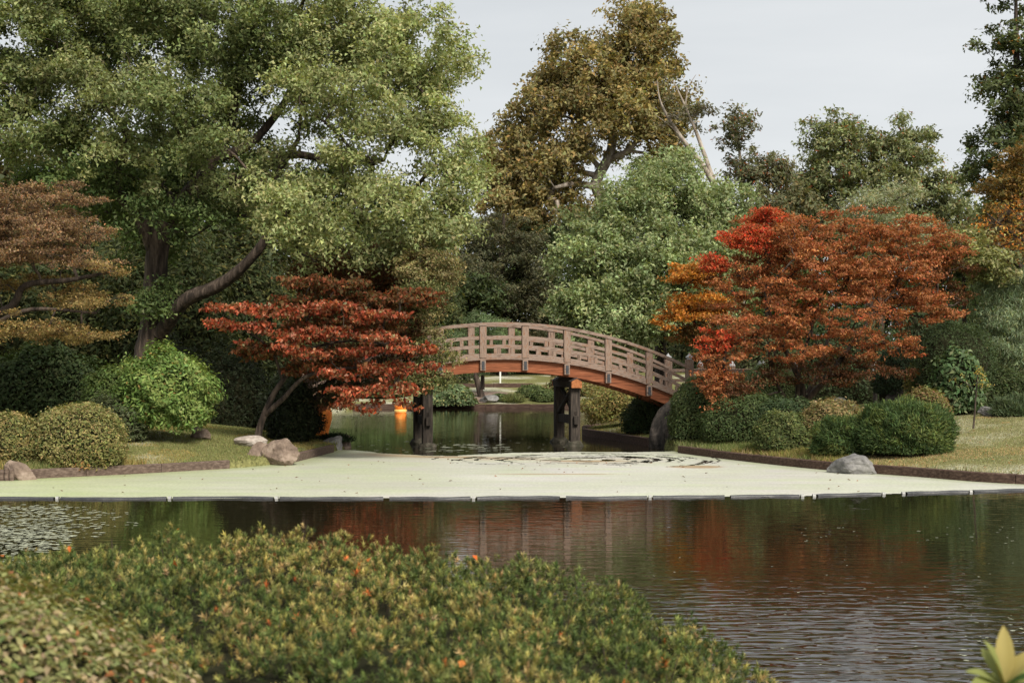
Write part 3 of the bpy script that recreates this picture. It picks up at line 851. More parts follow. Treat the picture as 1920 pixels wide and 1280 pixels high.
def tree(name, label, cat, base, trunks, blobs, nclump, nleaf, clump_r, leaf, pal, bark='bark', group=None, seed=1, flat=.6, up=.7, hang=.25,
         twig_r=.012, minsep=.55, mat='leaf', spread=1.0, seg_k=5, jit=.18, back=.45, extra_twigs=0, upper=.55, shell=.42, leafparts=0, rand=.7, bare=0.0):
    """base (x,y). trunks: list of ([(point, radius)...]). blobs: (centre, (rx,ry,rz), weight, palette or None)"""
    rng = np.random.default_rng(seed)
    bz = gz1(base[0], base[1])
    e = empty(name, (base[0], base[1], bz), label, cat, group)
    TV, TQ, off = [], [], 0
    nodes, rads = [], []
    for ti, tr in enumerate(trunks):
        pts = [p for p, r in tr]; rr = [r for p, r in tr]
        V, q, pp, pr = tube_path(pts, rr, k=9 if rr[0] > .12 else 6, wob=.05, seed=seed + ti)
        TV.append(V); TQ.append(q + off); off += len(V)
        k0 = int(len(pp) * .35) if ti == 0 else 1
        nodes += list(pp[k0:]); rads += list(pr[k0:])
    nt0 = len(nodes)
    # clump centres
    wts = np.array([b[2] for b in blobs], float); wts /= wts.sum()
    C, B = [], []
    tries = 0
    while len(C) < nclump and tries < nclump * 30:
        tries += 1
        bi = rng.choice(len(blobs), p=wts)
        b = blobs[bi]
        u = rnd_unit(rng, 1)[0]
        if u[1] > 0 and rng.random() > back: u[1] *= -1
        p = np.array(b[0]) + u * (rng.random() ** .45) * np.array(b[1]) * spread
        if C and minsep > 0:
            dd = np.min(np.linalg.norm(np.array(C[-400:]) - p, axis=1))
            if dd < minsep * clump_r: continue
        if p[2] < gz1(p[0], p[1]) + .25: continue
        C.append(p); B.append(bi)
    C = np.array(C); B = np.array(B)
    # branches
    parent = [-1] * nt0
    order = np.argsort(np.min(np.linalg.norm(C[:, None, :] - np.array(nodes)[None, ::2, :], axis=2), axis=1))
    tips = []
    for ci in order:
        c = C[ci]
        nd = np.array(nodes)
        dv = c - nd
        dist = np.linalg.norm(dv, axis=1)
        cost = dist * (1 + .6 * np.clip(-dv[:, 2] / np.maximum(dist, 1e-6) + .15, 0, 1)) + np.where(np.arange(len(nd)) < nt0, -.1, 0)
        pi = int(np.argmin(cost))
        p0 = nd[pi]; L_ = dist[pi]
        prev = pi
        ns = 3 if L_ > clump_r * .8 else 1
        for k in range(1, ns + 1):
            t = k / ns
            q_ = p0 + (c - p0) * t + np.array([0, 0, 1]) * math.sin(math.pi * t) * .10 * L_ + (rng.normal(size=3) * .06 * L_ if k < ns else 0)
            nodes.append(q_); parent.append(prev); prev = len(nodes) - 1
        tips.append(prev)
    nodes_a = np.array(nodes)
    wgt = np.zeros(len(nodes)); wgt[tips] = 1
    for i in range(len(nodes) - 1, nt0 - 1, -1):
        wgt[parent[i]] += wgt[i]
    ids = np.arange(nt0, len(nodes))
    if len(ids):
        par = np.array(parent)[ids]
        rN = twig_r * np.maximum(wgt, 1) ** .55
        cap = np.array(rads + [1e9] * (len(nodes) - nt0)) * .8
        r1 = rN[ids]
        r0 = np.minimum(np.maximum(r1, np.minimum(rN[par], r1 * 1.35)), cap[par])
        r1 = np.minimum(r1, r0)
        V, q = segs_mesh(nodes_a[par], nodes_a[ids], r0, r1, min(seg_k, 4) if base[1] > 55 else seg_k)
        TV.append(V); TQ.append(q + off); off += len(V)
    # fine twigs in each clump
    if extra_twigs:
        idx = np.repeat(np.arange(len(C)), extra_twigs)
        u = rnd_unit(rng, len(idx)); u[:, 2] = np.abs(u[:, 2]) * .5
        P1 = C[idx] + u * clump_r * np.array([1.1, 1.1, flat * 1.2]) * rng.uniform(.6, 1.15, (len(idx), 1))
        P0 = C[idx] + rng.normal(size=(len(idx), 3)) * clump_r * .12
        V, q = segs_mesh(P0, P1, np.full(len(idx), twig_r * .8), np.full(len(idx), twig_r * .25), 3)
        TV.append(V); TQ.append(q + off); off += len(V)
    me = mesh_np("trunk", np.concatenate(TV), np.concatenate(TQ), smooth=True)
    link("trunk", me, M[bark], e)
    # leaves
    sz = rng.uniform(.7, 1.3, len(C))
    R = clump_r * sz[:, None] * np.array([[1.0, 1.0, flat]])
    f = sz ** 2
    if bare: f = f * (rng.random(len(C)) > bare)
    cnt = np.maximum((f / f.sum() * nleaf).astype(int), 0)
    V, q, idx, pos, sshade = clump_leaves(rng, C, R, cnt, leaf, up=up, hang=hang, upper=upper, shell=shell, rand=rand, tri=not leafparts)
    cc = np.zeros((len(idx), 3))
    shade = (1 + .13 * rng.normal(size=(len(C), 1))).clip(.7, 1.35)
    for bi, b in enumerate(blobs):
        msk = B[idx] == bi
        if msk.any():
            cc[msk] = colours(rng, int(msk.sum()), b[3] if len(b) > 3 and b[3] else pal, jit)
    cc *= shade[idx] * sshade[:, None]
    if leafparts:
        # the leaves that face the pond and stand largest become parts of their own
        front = np.argsort(pos[:, 1])[:leafparts * 6]
        pick = rng.choice(front, leafparts, replace=False)
        keepm = np.ones(len(idx), bool); keepm[pick] = False
        V4 = V.reshape(-1, 4, 3)
        for j in pick:
            c0 = V4[j].mean(0)
            m1 = mesh_np("leaf", V4[j] - c0, np.array([[0, 1, 2, 3]]), facecol=cc[j:j + 1])
            lo = link("leaf", m1, M[mat], e)
            lo.location = Vector(c0) - e.location
        V = V4[keepm].reshape(-1, 3); q = np.arange(len(V)).reshape(-1, 4); cc = cc[keepm]
    me = mesh_np("crown", V, q, facecol=cc)
    o = link("crown", me, M[mat], e)
    o["kind"] = "stuff"
    return e

def blob(px, py, d, rx, ry, rd, w=None, pal=None):
    s = d / F
    return (W(px, py, d), (rx * s, rd, ry * s), w if w is not None else rx * ry * rd * s * s, pal)

def tp(lst, d0=None):
    """trunk points (px, py, d, radius)"""
    return [(W(px, py, d), r) for px, py, d, r in lst]

def dome(rng, n, rx, ry, rz, lump, ph, power=2.4, zlow=-.15, rmin=.82, ragged=.018):
    """points in the outer skin of a lumpy dome; returns local pos, outward dir"""
    u = rnd_unit(rng, int(n * 1.9))
    u = u[u[:, 2] > zlow][:n]
    sup = (np.abs(u[:, 0]) ** power + np.abs(u[:, 1]) ** power + np.abs(u[:, 2]) ** power) ** (-1 / power)
    l_ = 1 + lump * (np.sin(u[:, 0] * 5 + ph[0]) * np.sin(u[:, 1] * 5 + ph[1]) + .6 * np.sin(u[:, 2] * 8 + ph[2] + u[:, 0] * 6) + .5 * np.sin(u[:, 0] * 13 + ph[3]) * np.sin(u[:, 2] * 12 + ph[4]))
    l_ = l_ + .16 * lump ** .5 * (fnoise(u[:, 0] * 4 + ph[0] + u[:, 1] * 2, u[:, 2] * 4 + ph[1] - u[:, 1] * 2, int(ph[2] * 100), 3) - .5)
    surf = u * (sup * l_)[:, None]
    r = rmin + (1.0 - rmin) * rng.random(len(u)) ** .6 + ragged * rng.exponential(1.0, len(u)).clip(0, 4) * (.3 + 1.4 * fnoise(u[:, 0] * 7 + ph[0], u[:, 2] * 7 + u[:, 1] * 5, 3, 2))
    return surf * r[:, None] * np.array([rx, ry, rz]), nrmz(u / np.array([rx, ry, rz])), surf

def shrub(name, label, px, py_top, d, w_px, pal, nleaf, leaf=(.07, .04), dep=None, lump=.05, seed=1, group=None, cat="shrub", up=.4, spike=.2, hang=0.0,
          mat='leaf', rmin=.8, power=2.4, base_z=None, zlow=-.15, core=.80, stems=True, hfrac=.12, jit=.2, leafparts=0, tops=None, ragged=.032):
    rng = np.random.default_rng(seed)
    x0 = X(px, d)
    bz = gz1(x0, d) if base_z is None else base_z
    ztop = CH + (HY - py_top) / F * d
    h = ztop - bz
    rx = w_px / 2 * d / F; ry = (dep or rx * 1.8) / 2
    c = h * (hfrac + .02)                      # centre of the dome a little above the ground
    e = empty(name, (x0, d, bz), label, cat, group)
    ph = rng.uniform(0, 6.28, 6)
    P, u, _ = dome(rng, nleaf, rx, ry, h - c, lump, ph, power, zlow, rmin, ragged)
    P[:, 2] += c
    okz = P[:, 2] > .02
    P, u = P[okz], u[okz]
    n = len(P)
    pos = P + np.array([x0, d, bz])
    nr = up * np.array([[0, 0, 1.0]]) + u * .8 + .75 * rnd_unit(rng, n)
    if spike > .5:
        nr = rnd_unit(rng, n)
    dr = rnd_unit(rng, n) * (1 - spike) + u * spike * 1.4 + np.array([[0, 0, 1.0]]) * (spike * .5 - hang)
    s = rng.uniform(.5, 1.5, n)
    V, q = leaf_geo(pos, nr, dr, leaf[0] * s, leaf[1] * s) if (leafparts or (leaf[0] > .1 and d < 40)) else leaf_tri(rng, pos, nr, dr, leaf[0] * s, leaf[1] * s)
    cc = colours(rng, n, pal, jit)
    cc *= (.72 + .56 * fnoise(P[:, 0] * 5.5 + 3, P[:, 2] * 5.5 + P[:, 1] * 4, seed + 7, 2))[:, None]
    if tops:      # fresh growth colour on some outer patches
        tn = fnoise(P[:, 0] * 3 / max(rx, .1) + 9, P[:, 2] * 3 / max(h, .1) + P[:, 1], seed, 3)
        mk = (tn > .55) & (rng.random(n) < .7)
        cc[mk] = colours(rng, int(mk.sum()), tops, jit)
    if leafparts:
        fr = np.nonzero(u[:, 1] < .1)[0]
        fr = fr[np.argsort(P[fr, 1])][:leafparts * 4]
        pick = rng.choice(fr, min(leafparts, len(fr)), replace=False)
        km = np.ones(n, bool); km[pick] = False
        V4 = V.reshape(-1, 4, 3)
        for j in pick:
            c0 = V4[j].mean(0)
            lo = link("leaf", mesh_np("leaf", V4[j] - c0, np.array([[0, 1, 2, 3]]), facecol=cc[j:j + 1]), M[mat], e)
            lo.location = Vector(c0) - e.location
        V = V4[km].reshape(-1, 3); q = np.arange(len(V)).reshape(-1, 4); cc = cc[km]
    o = link("foliage", mesh_np("foliage", V, q, facecol=cc), M[mat], e)
    o["kind"] = "stuff"
    # woody interior: closed lumpy core of twigs
    bm = bmesh.new()
    bmesh.ops.create_icosphere(bm, subdivisions=3, radius=1)
    for v in bm.verts:
        w = np.array(v.co)
        sup = (abs(w[0]) ** power + abs(w[1]) ** power + abs(w[2]) ** power) ** (-1 / power)
        l_ = 1 + lump * (math.sin(w[0] * 5 + ph[0]) * math.sin(w[1] * 5 + ph[1]) + .6 * math.sin(w[2] * 8 + ph[2] + w[0] * 6) + .5 * math.sin(w[0] * 13 + ph[3]) * math.sin(w[2] * 12 + ph[4]))
        l_ *= 1 + .05 * mnoise.noise(Vector(w) * 5)
        zz = w[2] * sup * l_ * core * (h - c) + c
        v.co = Vector((w[0] * sup * l_ * core * rx, w[1] * sup * l_ * core * ry, max(zz, -.05)))
    me = bpy.data.meshes.new("branches"); bm.to_mesh(me); bm.free()
    link("branches", me, M['twig'], e, world_space=False)
    return e

# palettes (leaf albedo)
G_PALE = [(5, (.190, .212, .094)), (3, (.225, .242, .112)), (2, (.145, .170, .070)), (.5, (.26, .26, .125))]
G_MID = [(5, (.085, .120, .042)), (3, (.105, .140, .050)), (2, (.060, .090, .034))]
G_DARK = [(5, (.040, .054, .022)), (3, (.052, .066, .026)), (2, (.028, .040, .017))]
G_BLUE = [(5, (.060, .095, .050)), (3, (.080, .115, .060)), (1, (.11, .14, .075))]
SILVER = [(5, (.200, .240, .115)), (3, (.240, .275, .140)), (2, (.145, .185, .082)), (.4, (.27, .27, .13))]
GOLDB = [(5, (.205, .158, .066)), (4, (.185, .165, .070)), (2, (.235, .170, .062)), (3, (.138, .132, .060))]
RUST = [(6, (.250, .098, .040)), (3, (.225, .070, .028)), (4, (.300, .130, .050)), (3, (.160, .068, .030)), (1, (.28, .055, .022))]
RED = [(4, (.400, .040, .018)), (3, (.31, .050, .022)), (4, (.32, .090, .032)), (4, (.25, .085, .036))]
ORANGE = [(5, (.320, .125, .022)), (3, (.380, .165, .030)), (2, (.230, .085, .020)), (1, (.16, .12, .03))]
MAROON = [(5, (.085, .034, .016)), (3, (.060, .030, .014)), (2, (.110, .050, .022)), (2, (.055, .050, .020))]
TAN = [(5, (.165, .140, .062)), (3, (.205, .165, .080)), (3, (.105, .115, .042)), (1, (.24, .19, .10))]
BROWN = [(5, (.170, .108, .064)), (4, (.200, .122, .064)), (3, (.120, .082, .054)), (2, (.230, .165, .080)), (1, (.24, .11, .05))]
BROWN_Y = [(5, (.180, .130, .048)), (3, (.150, .115, .045)), (3, (.210, .155, .065)), (1, (.22, .11, .04))]

DARKO = [(3, (.030, .032, .014)), (2, (.045, .036, .018))]
G_SHADED = [(5, (.145, .172, .070)), (3, (.180, .205, .086)), (3, (.105, .132, .050))]  # darker greens: the great crown's shaded left half painted into the leaves
G_SUNLIT = [(5, (.225, .250, .108)), (3, (.260, .280, .128)), (2, (.165, .195, .078)), (.5, (.29, .28, .13))]  # paler greens: the great crown's sunlit right side painted into the leaves
# ------------------------------------------------------------------ the big trees
# far wood behind the garden: two kinds, copied
def far_tree(label, pal, seed, hgt, wid):
    rng = np.random.default_rng(seed)
    x, y = 0.0, 130.0
    z = gz1(x, y)
    bl = [(np.array([x + rng.uniform(-.3, .3) * wid, y + rng.uniform(-.25, .25) * wid, z + hgt * f]), (wid * k, wid * k, hgt * .2), 1) for f, k in ((.25, .42), (.42, .5), (.6, .45), (.78, .36), (.9, .2))]
    return tree("background_tree", label, "tree", (x, y), [[(np.array([x, y, z - .2]), .35), (np.array([x + .2, y, z + hgt * .4]), .26), (np.array([x, y, z + hgt * .85]), .08)]],
                bl, 150, 9000, 1.35, (.42, .30), pal, seed=seed, group="far trees closing the view behind the garden", seg_k=4, twig_r=.03, back=.6)
def copy_tree(src, loc, rz, sc, label=None):
    o = src.copy(); col.objects.link(o)
    o.location = loc; o.rotation_euler = (0, 0, rz); o.scale = (sc, sc, sc)
    if label: o["label"] = label
    for ch in src.children:
        c = ch.copy(); col.objects.link(c); c.parent = o
    return o
FAR = [("dark green tree in the far wood behind the garden", G_DARK, 201, 13, 8), ("mid green broad tree in the far wood behind the garden", G_MID, 202, 11, 8.5),
       ("olive brown tree in the far wood behind the garden", [(3, (.07, .06, .03)), (2, (.05, .055, .022))], 203, 12, 7)]
prot = [far_tree(*a) for a in FAR]
rng = np.random.default_rng(9)
spots = []
KIND = ["dark green", "mid green", "olive brown"]
for px, d, k, sc, wh in [(-60, 100, 0, 1.0, "behind the brown fine leaved tree"), (60, 92, 2, 1.2, "behind the brown tree's upper tiers"), (170, 105, 1, 1.35, "behind the great tree's left fork"),
                     (280, 96, 0, 1.25, "behind the great trunk"), (390, 108, 1, 1.35, "between the great trunk and its leaning limb"), (470, 98, 2, 1.2, "behind the leaning limb"), (560, 112, 1, .95, "behind the limb's end above the dogwood"),
                     (640, 98, 0, .95, "behind the copper maple"), (720, 112, 2, .95, "behind the great tree's hanging boughs"), (790, 100, 1, .9, "behind the drooping olive maple"), (860, 112, 0, .9, "behind the dull conifer"),
                     (1010, 125, 1, .85, "behind the foot of the plane tree"), (1110, 120, 2, .8, "behind the plane tree trunk"), (1220, 118, 0, .8, "behind the silvery tree"), (1330, 112, 1, .9, "behind the leaning dead tree"),
                     (1440, 118, 0, .88, "beyond the slender wispy tree"), (1520, 112, 1, .95, "between the wispy tree and the two domed tree"), (1640, 110, 0, .9, "behind the two domed tree"), (1760, 112, 2, .95, "between the two domed tree and the tall dark tree"),
                     (1850, 105, 0, .95, "behind the tall dark tree"), (1960, 96, 1, 1.0, "behind the bamboo and twiggy tree")]:
    spots.append((X(px, d), d, k, sc, f"{KIND[k]} far tree {wh}"))
first = {0: True, 1: True, 2: True}
for x, y, k, sc, lab in spots:
    loc = (x, y, gz1(x, y) - .1)
    rz = rng.uniform(0, 6.28)
    if first[k]:
        prot[k].location = loc; prot[k].rotation_euler = (0, 0, rz); prot[k].scale = (sc,) * 3; prot[k]["label"] = lab; first[k] = False
    else:
        copy_tree(prot[k], loc, rz, sc, lab)

EDGE = [(560, "left of the copper maple's foot"), (680, "behind the small orange lantern"), (800, "behind the far pale green shrub"), (905, "behind the leaning trunk"), (1010, "behind the far clipped bushes"), (1120, "behind the plane tree's foot"), (1235, "behind the silvery tree's trunk"), (1350, "behind the orange maple"), (1470, "behind the approach fence"), (1600, "beyond the red maple")]
for i, (px, wh) in enumerate(EDGE):
    shrub("wood_edge_bush", f"dark bush of the wood's edge {wh}", px, 625 + (i * 37) % 30, 97 + (i * 5) % 4, 165, [(3, (.040, .052, .022)), (2, (.058, .066, .028)), (1, (.09, .085, .035))], 5000, (.26, .15), dep=3.0, lump=.12, seed=400 + i, rmin=.65, core=.72,
          group="bushes closing the wood's edge", ragged=.05)
# plane tree, golden brown, pale limbs
tree("plane_tree", "tall golden brown plane tree with pale bare limbs behind the bridge", "tree", (X(1125, 100), 100),
     [tp([(1130, 720, 100, .62), (1132, 500, 100, .52), (1128, 380, 99, .45), (1118, 340, 98.6, .40), (1145, 285, 98.5, .34), (1155, 200, 99, .24), (1180, 90, 100, .1)]),
      tp([(1120, 350, 98.6, .26), (1075, 345, 97.5, .20), (1040, 352, 96.8, .11)]),
      tp([(1122, 330, 98.6, .2), (1075, 318, 98, .16), (1020, 300, 98, .08)]),
      tp([(1140, 300, 98.5, .22), (1185, 275, 97.5, .18), (1235, 200, 98, .08)]),
      tp([(1128, 320, 98.5, .2), (1090, 270, 98.5, .16), (1060, 190, 99.5, .08)])],
     [blob(1190, 95, 100, 90, 80, 3.4), blob(1240, 190, 99, 65, 75, 3), blob(1075, 150, 100, 80, 85, 3.2), blob(1010, 235, 99.5, 70, 80, 3), blob(1150, 220, 97.5, 120, 75, 2.6),
      blob(985, 320, 99, 80, 70, 3), blob(1080, 285, 97.8, 75, 32, 2), blob(1225, 280, 98.5, 80, 40, 2.6), blob(960, 390, 99, 70, 60, 3), blob(1045, 410, 99, 90, 55, 3), blob(945, 310, 99.5, 55, 55, 2.4), blob(1040, 330, 98, 80, 50, 2.4), blob(1120, 160, 98, 90, 70, 2.6), blob(1150, 420, 99, 90, 45, 2.4), blob(1280, 290, 99, 50, 40, 2), blob(1000, 440, 98, 90, 45, 2.6), blob(1195, 40, 100, 45, 35, 2)],
     330, 82000, 1.0, (.27, .19), GOLDB, bark='bark_pale', seed=11, flat=1.0, up=.4, twig_r=.03, minsep=.55, shell=.5)

tree("bare_tree", "leaning pale dead tree with bare forked limbs beside the plane tree", "tree", (X(1365, 86), 86),
     [tp([(1372, 690, 86, .24), (1365, 420, 86, .2), (1330, 330, 86, .17), (1275, 255, 86, .13), (1240, 195, 86, .06), (1232, 150, 86, .02)]),
      tp([(1340, 345, 86, .14), (1310, 260, 86.5, .11), (1285, 200, 86.5, .07), (1262, 150, 86.5, .02)]),
      tp([(1275, 255, 86, .06), (1255, 235, 85.6, .04), (1228, 215, 85.6, .015)]),
      tp([(1285, 200, 86.5, .05), (1290, 165, 86.5, .03), (1305, 140, 86.5, .012)])],
     [blob(1265, 215, 86, 35, 45, 1), blob(1320, 220, 86.5, 30, 40, 1)], 18, 900, .5, (.2, .12), [(1, (.09, .085, .05))], bark='bark_pale', seed=13, twig_r=.016, extra_twigs=6)

tree("slender_tree", "slender wispy grey green tree showing thin twigs against the sky", "tree", (X(1385, 92), 92),
     [tp([(1395, 690, 92, .22), (1392, 400, 92, .15), (1388, 300, 92, .1), (1380, 220, 92, .03)])],
     [blob(1385, 255, 92, 36, 52, 1.6), blob(1400, 320, 92, 45, 40, 1.6), blob(1340, 240, 92, 18, 30, 1), blob(1450, 330, 92, 40, 35, 1.4)],
     60, 5200, .62, (.24, .14), [(3, (.105, .115, .065)), (2, (.14, .135, .08)), (.4, (.25, .08, .03))], bark='bark_pale', seed=17, twig_r=.018, extra_twigs=4, flat=.9)

tree("ash_tree", "rounded dark green tree with two domes standing against the sky", "tree", (X(1630, 95), 95),
     [tp([(1630, 700, 95, .4), (1632, 460, 95, .3), (1640, 380, 95, .22), (1660, 290, 95, .1)]), tp([(1632, 440, 95, .2), (1590, 360, 95, .14), (1565, 270, 95, .06)])],
     [blob(1560, 275, 95, 62, 62, 2.6), blob(1690, 285, 95, 62, 62, 2.6), blob(1620, 350, 94, 120, 65, 2.6), blob(1530, 350, 95, 45, 60, 2.4), blob(1750, 370, 95, 60, 60, 2.6), blob(1630, 430, 94, 130, 50, 2.6), blob(1560, 440, 94, 70, 50, 2.4), blob(1740, 450, 94, 80, 50, 2.4), blob(1490, 400, 95, 50, 55, 2.2), blob(1620, 300, 95, 70, 50, 2.4), blob(1790, 420, 95, 50, 50, 2.2)],
     340, 60000, .78, (.24, .15), [(5, (.160, .178, .086)), (3, (.205, .212, .106)), (3, (.112, .132, .064)), (.25, (.28, .09, .04))], seed=19, flat=.75, twig_r=.018, minsep=.55, up=.45)

tree("filler_tree", "soft grey green tree filling the gap below the wispy tree", "tree", (X(1440, 93), 93),
     [tp([(1440, 700, 93, .25), (1440, 450, 93, .16), (1440, 360, 93, .06)])],
     [blob(1440, 350, 93, 55, 45, 2), blob(1420, 420, 92, 70, 60, 2.4), blob(1490, 400, 93, 50, 60, 2.2), blob(1460, 480, 92, 90, 50, 2.4)],
     110, 19000, .75, (.24, .14), [(4, (.110, .118, .062)), (3, (.145, .140, .075)), (1, (.18, .13, .06))], seed=24, flat=.9, twig_r=.014, up=.4)
tree("pale_willow", "pale grey green feathery tree rising just behind the red maple", "tree", (X(1650, 66), 66),
     [tp([(1650, 690, 66, .2), (1652, 500, 66, .14), (1645, 400, 66, .06)])],
     [blob(1655, 385, 66, 70, 38, 2), blob(1620, 415, 66, 50, 50, 1.8), blob(1740, 460, 66, 50, 40, 1.8), blob(1660, 460, 66, 90, 50, 2)],
     110, 17000, .55, (.17, .05), [(4, (.190, .215, .130)), (3, (.230, .245, .150)), (1, (.24, .20, .11))], seed=23, flat=.9, twig_r=.012)

tree("tall_poplar", "tall dark green tree towering at the edge of the wood", "tree", (X(1905, 76), 76),
     [tp([(1912, 720, 76, .45), (1912, 400, 76, .36), (1908, 200, 76, .24), (1905, 20, 76, .1), (1905, -90, 76, .05)])],
     [blob(1895, -20, 76, 42, 60, 1.8), blob(1905, 90, 76, 60, 60, 2.2), blob(1890, 190, 76, 55, 55, 2.2), blob(1905, 280, 76, 75, 55, 2.4), blob(1840, 300, 77, 55, 50, 2.4), blob(1900, 390, 76, 100, 60, 2.6), blob(1960, 150, 76, 60, 160, 2.4)],
     210, 32000, .66, (.22, .15), [(5, (.078, .096, .042)), (3, (.105, .122, .054)), (2, (.054, .068, .032)), (.2, (.22, .10, .03))], seed=29, flat=.75, twig_r=.018)

tree("golden_tree", "dull gold and bronze tree below the tall dark tree", "tree", (X(1905, 62), 62),
     [tp([(1905, 720, 62, .25), (1900, 500, 62, .18), (1890, 380, 62, .08)])],
     [blob(1890, 350, 62, 50, 60, 1.8), blob(1860, 410, 62, 55, 45, 1.8), blob(1920, 300, 62, 45, 40, 1.6), blob(1900, 450, 62, 100, 50, 2), blob(1950, 380, 62, 60, 100, 2)],
     120, 20000, .55, (.15, .10), [(5, (.135, .085, .026)), (3, (.170, .098, .028)), (3, (.090, .075, .028))], seed=31, twig_r=.012)

# silvery green tree right behind the bridge
tree("silver_maple", "broad silvery green tree rising just behind the bridge", "tree", (X(1235, 63), 63),
     [tp([(1240, 740, 63, .3), (1238, 620, 63, .24), (1230, 520, 63, .18), (1240, 420, 63, .09), (1255, 340, 63, .04)]),
      tp([(1236, 600, 63, .16), (1170, 520, 62, .1), (1120, 450, 61.5, .04)]), tp([(1236, 580, 63, .16), (1310, 500, 62.5, .1), (1360, 420, 62, .04)])],
     [blob(1265, 365, 63, 105, 62, 2.6), blob(1180, 420, 62, 105, 70, 2.6), blob(1340, 420, 62.5, 90, 75, 2.6), blob(1120, 490, 61, 80, 60, 2.2), blob(1230, 500, 60.5, 140, 75, 2.2), blob(1345, 520, 61.5, 80, 80, 2.2),
      blob(1085, 570, 60.5, 70, 38, 2), blob(1190, 590, 60, 120, 55, 2), blob(1320, 600, 61, 80, 50, 2), blob(1130, 640, 60.5, 100, 30, 2)],
     400, 115000, .62, (.155, .10), SILVER, seed=37, flat=1.0, up=.35, twig_r=.014, minsep=.55)

# dark evergreens left of it
tree("dark_conifer", "dull dark green conifer between the big tree and the silvery tree", "tree", (X(940, 94), 94),
     [tp([(940, 715, 94, .4), (940, 500, 94, .24), (945, 400, 94, .06)])],
     [blob(945, 440, 94, 70, 45, 2.8), blob(930, 520, 93, 95, 55, 3.0), blob(990, 560, 93, 70, 60, 2.6), blob(890, 590, 92.5, 80, 50, 2.6), blob(1000, 480, 94, 50, 50, 2.2), blob(950, 640, 93, 120, 30, 2.6)],
     220, 44000, .72, (.23, .08), [(5, (.066, .066, .036)), (3, (.090, .086, .046)), (2, (.044, .050, .028))], seed=41, flat=.6, twig_r=.016, hang=.4)
tree("broad_evergreen", "black green evergreen tree filling the gap beyond the bridge", "tree", (X(1040, 96), 96),
     [tp([(1040, 715, 96, .38), (1040, 500, 96, .22), (1045, 420, 96, .06)])],
     [blob(1040, 470, 96, 80, 60, 2.6), blob(1010, 560, 95, 90, 60, 2.8), blob(1090, 580, 95, 90, 60, 2.6), blob(1040, 645, 95, 140, 32, 2.6)],
     150, 24000, .8, (.24, .12), G_DARK, seed=43, flat=.6, twig_r=.018)
tree("young_pine", "small bright green pine just beyond the bridge railing", "tree", (X(905, 58), 58),
     [tp([(905, 730, 58, .1), (905, 660, 58, .07), (905, 590, 58, .02)])],
     [blob(905, 610, 58, 50, 22, 1), blob(880, 640, 58, 45, 25, 1), blob(940, 645, 58, 35, 25, 1), blob(905, 675, 58, 60, 25, 1)],
     46, 9000, .32, (.16, .018), [(3, (.110, .150, .070)), (2, (.085, .125, .055))], seed=47, flat=.8, twig_r=.01, mat='needle')

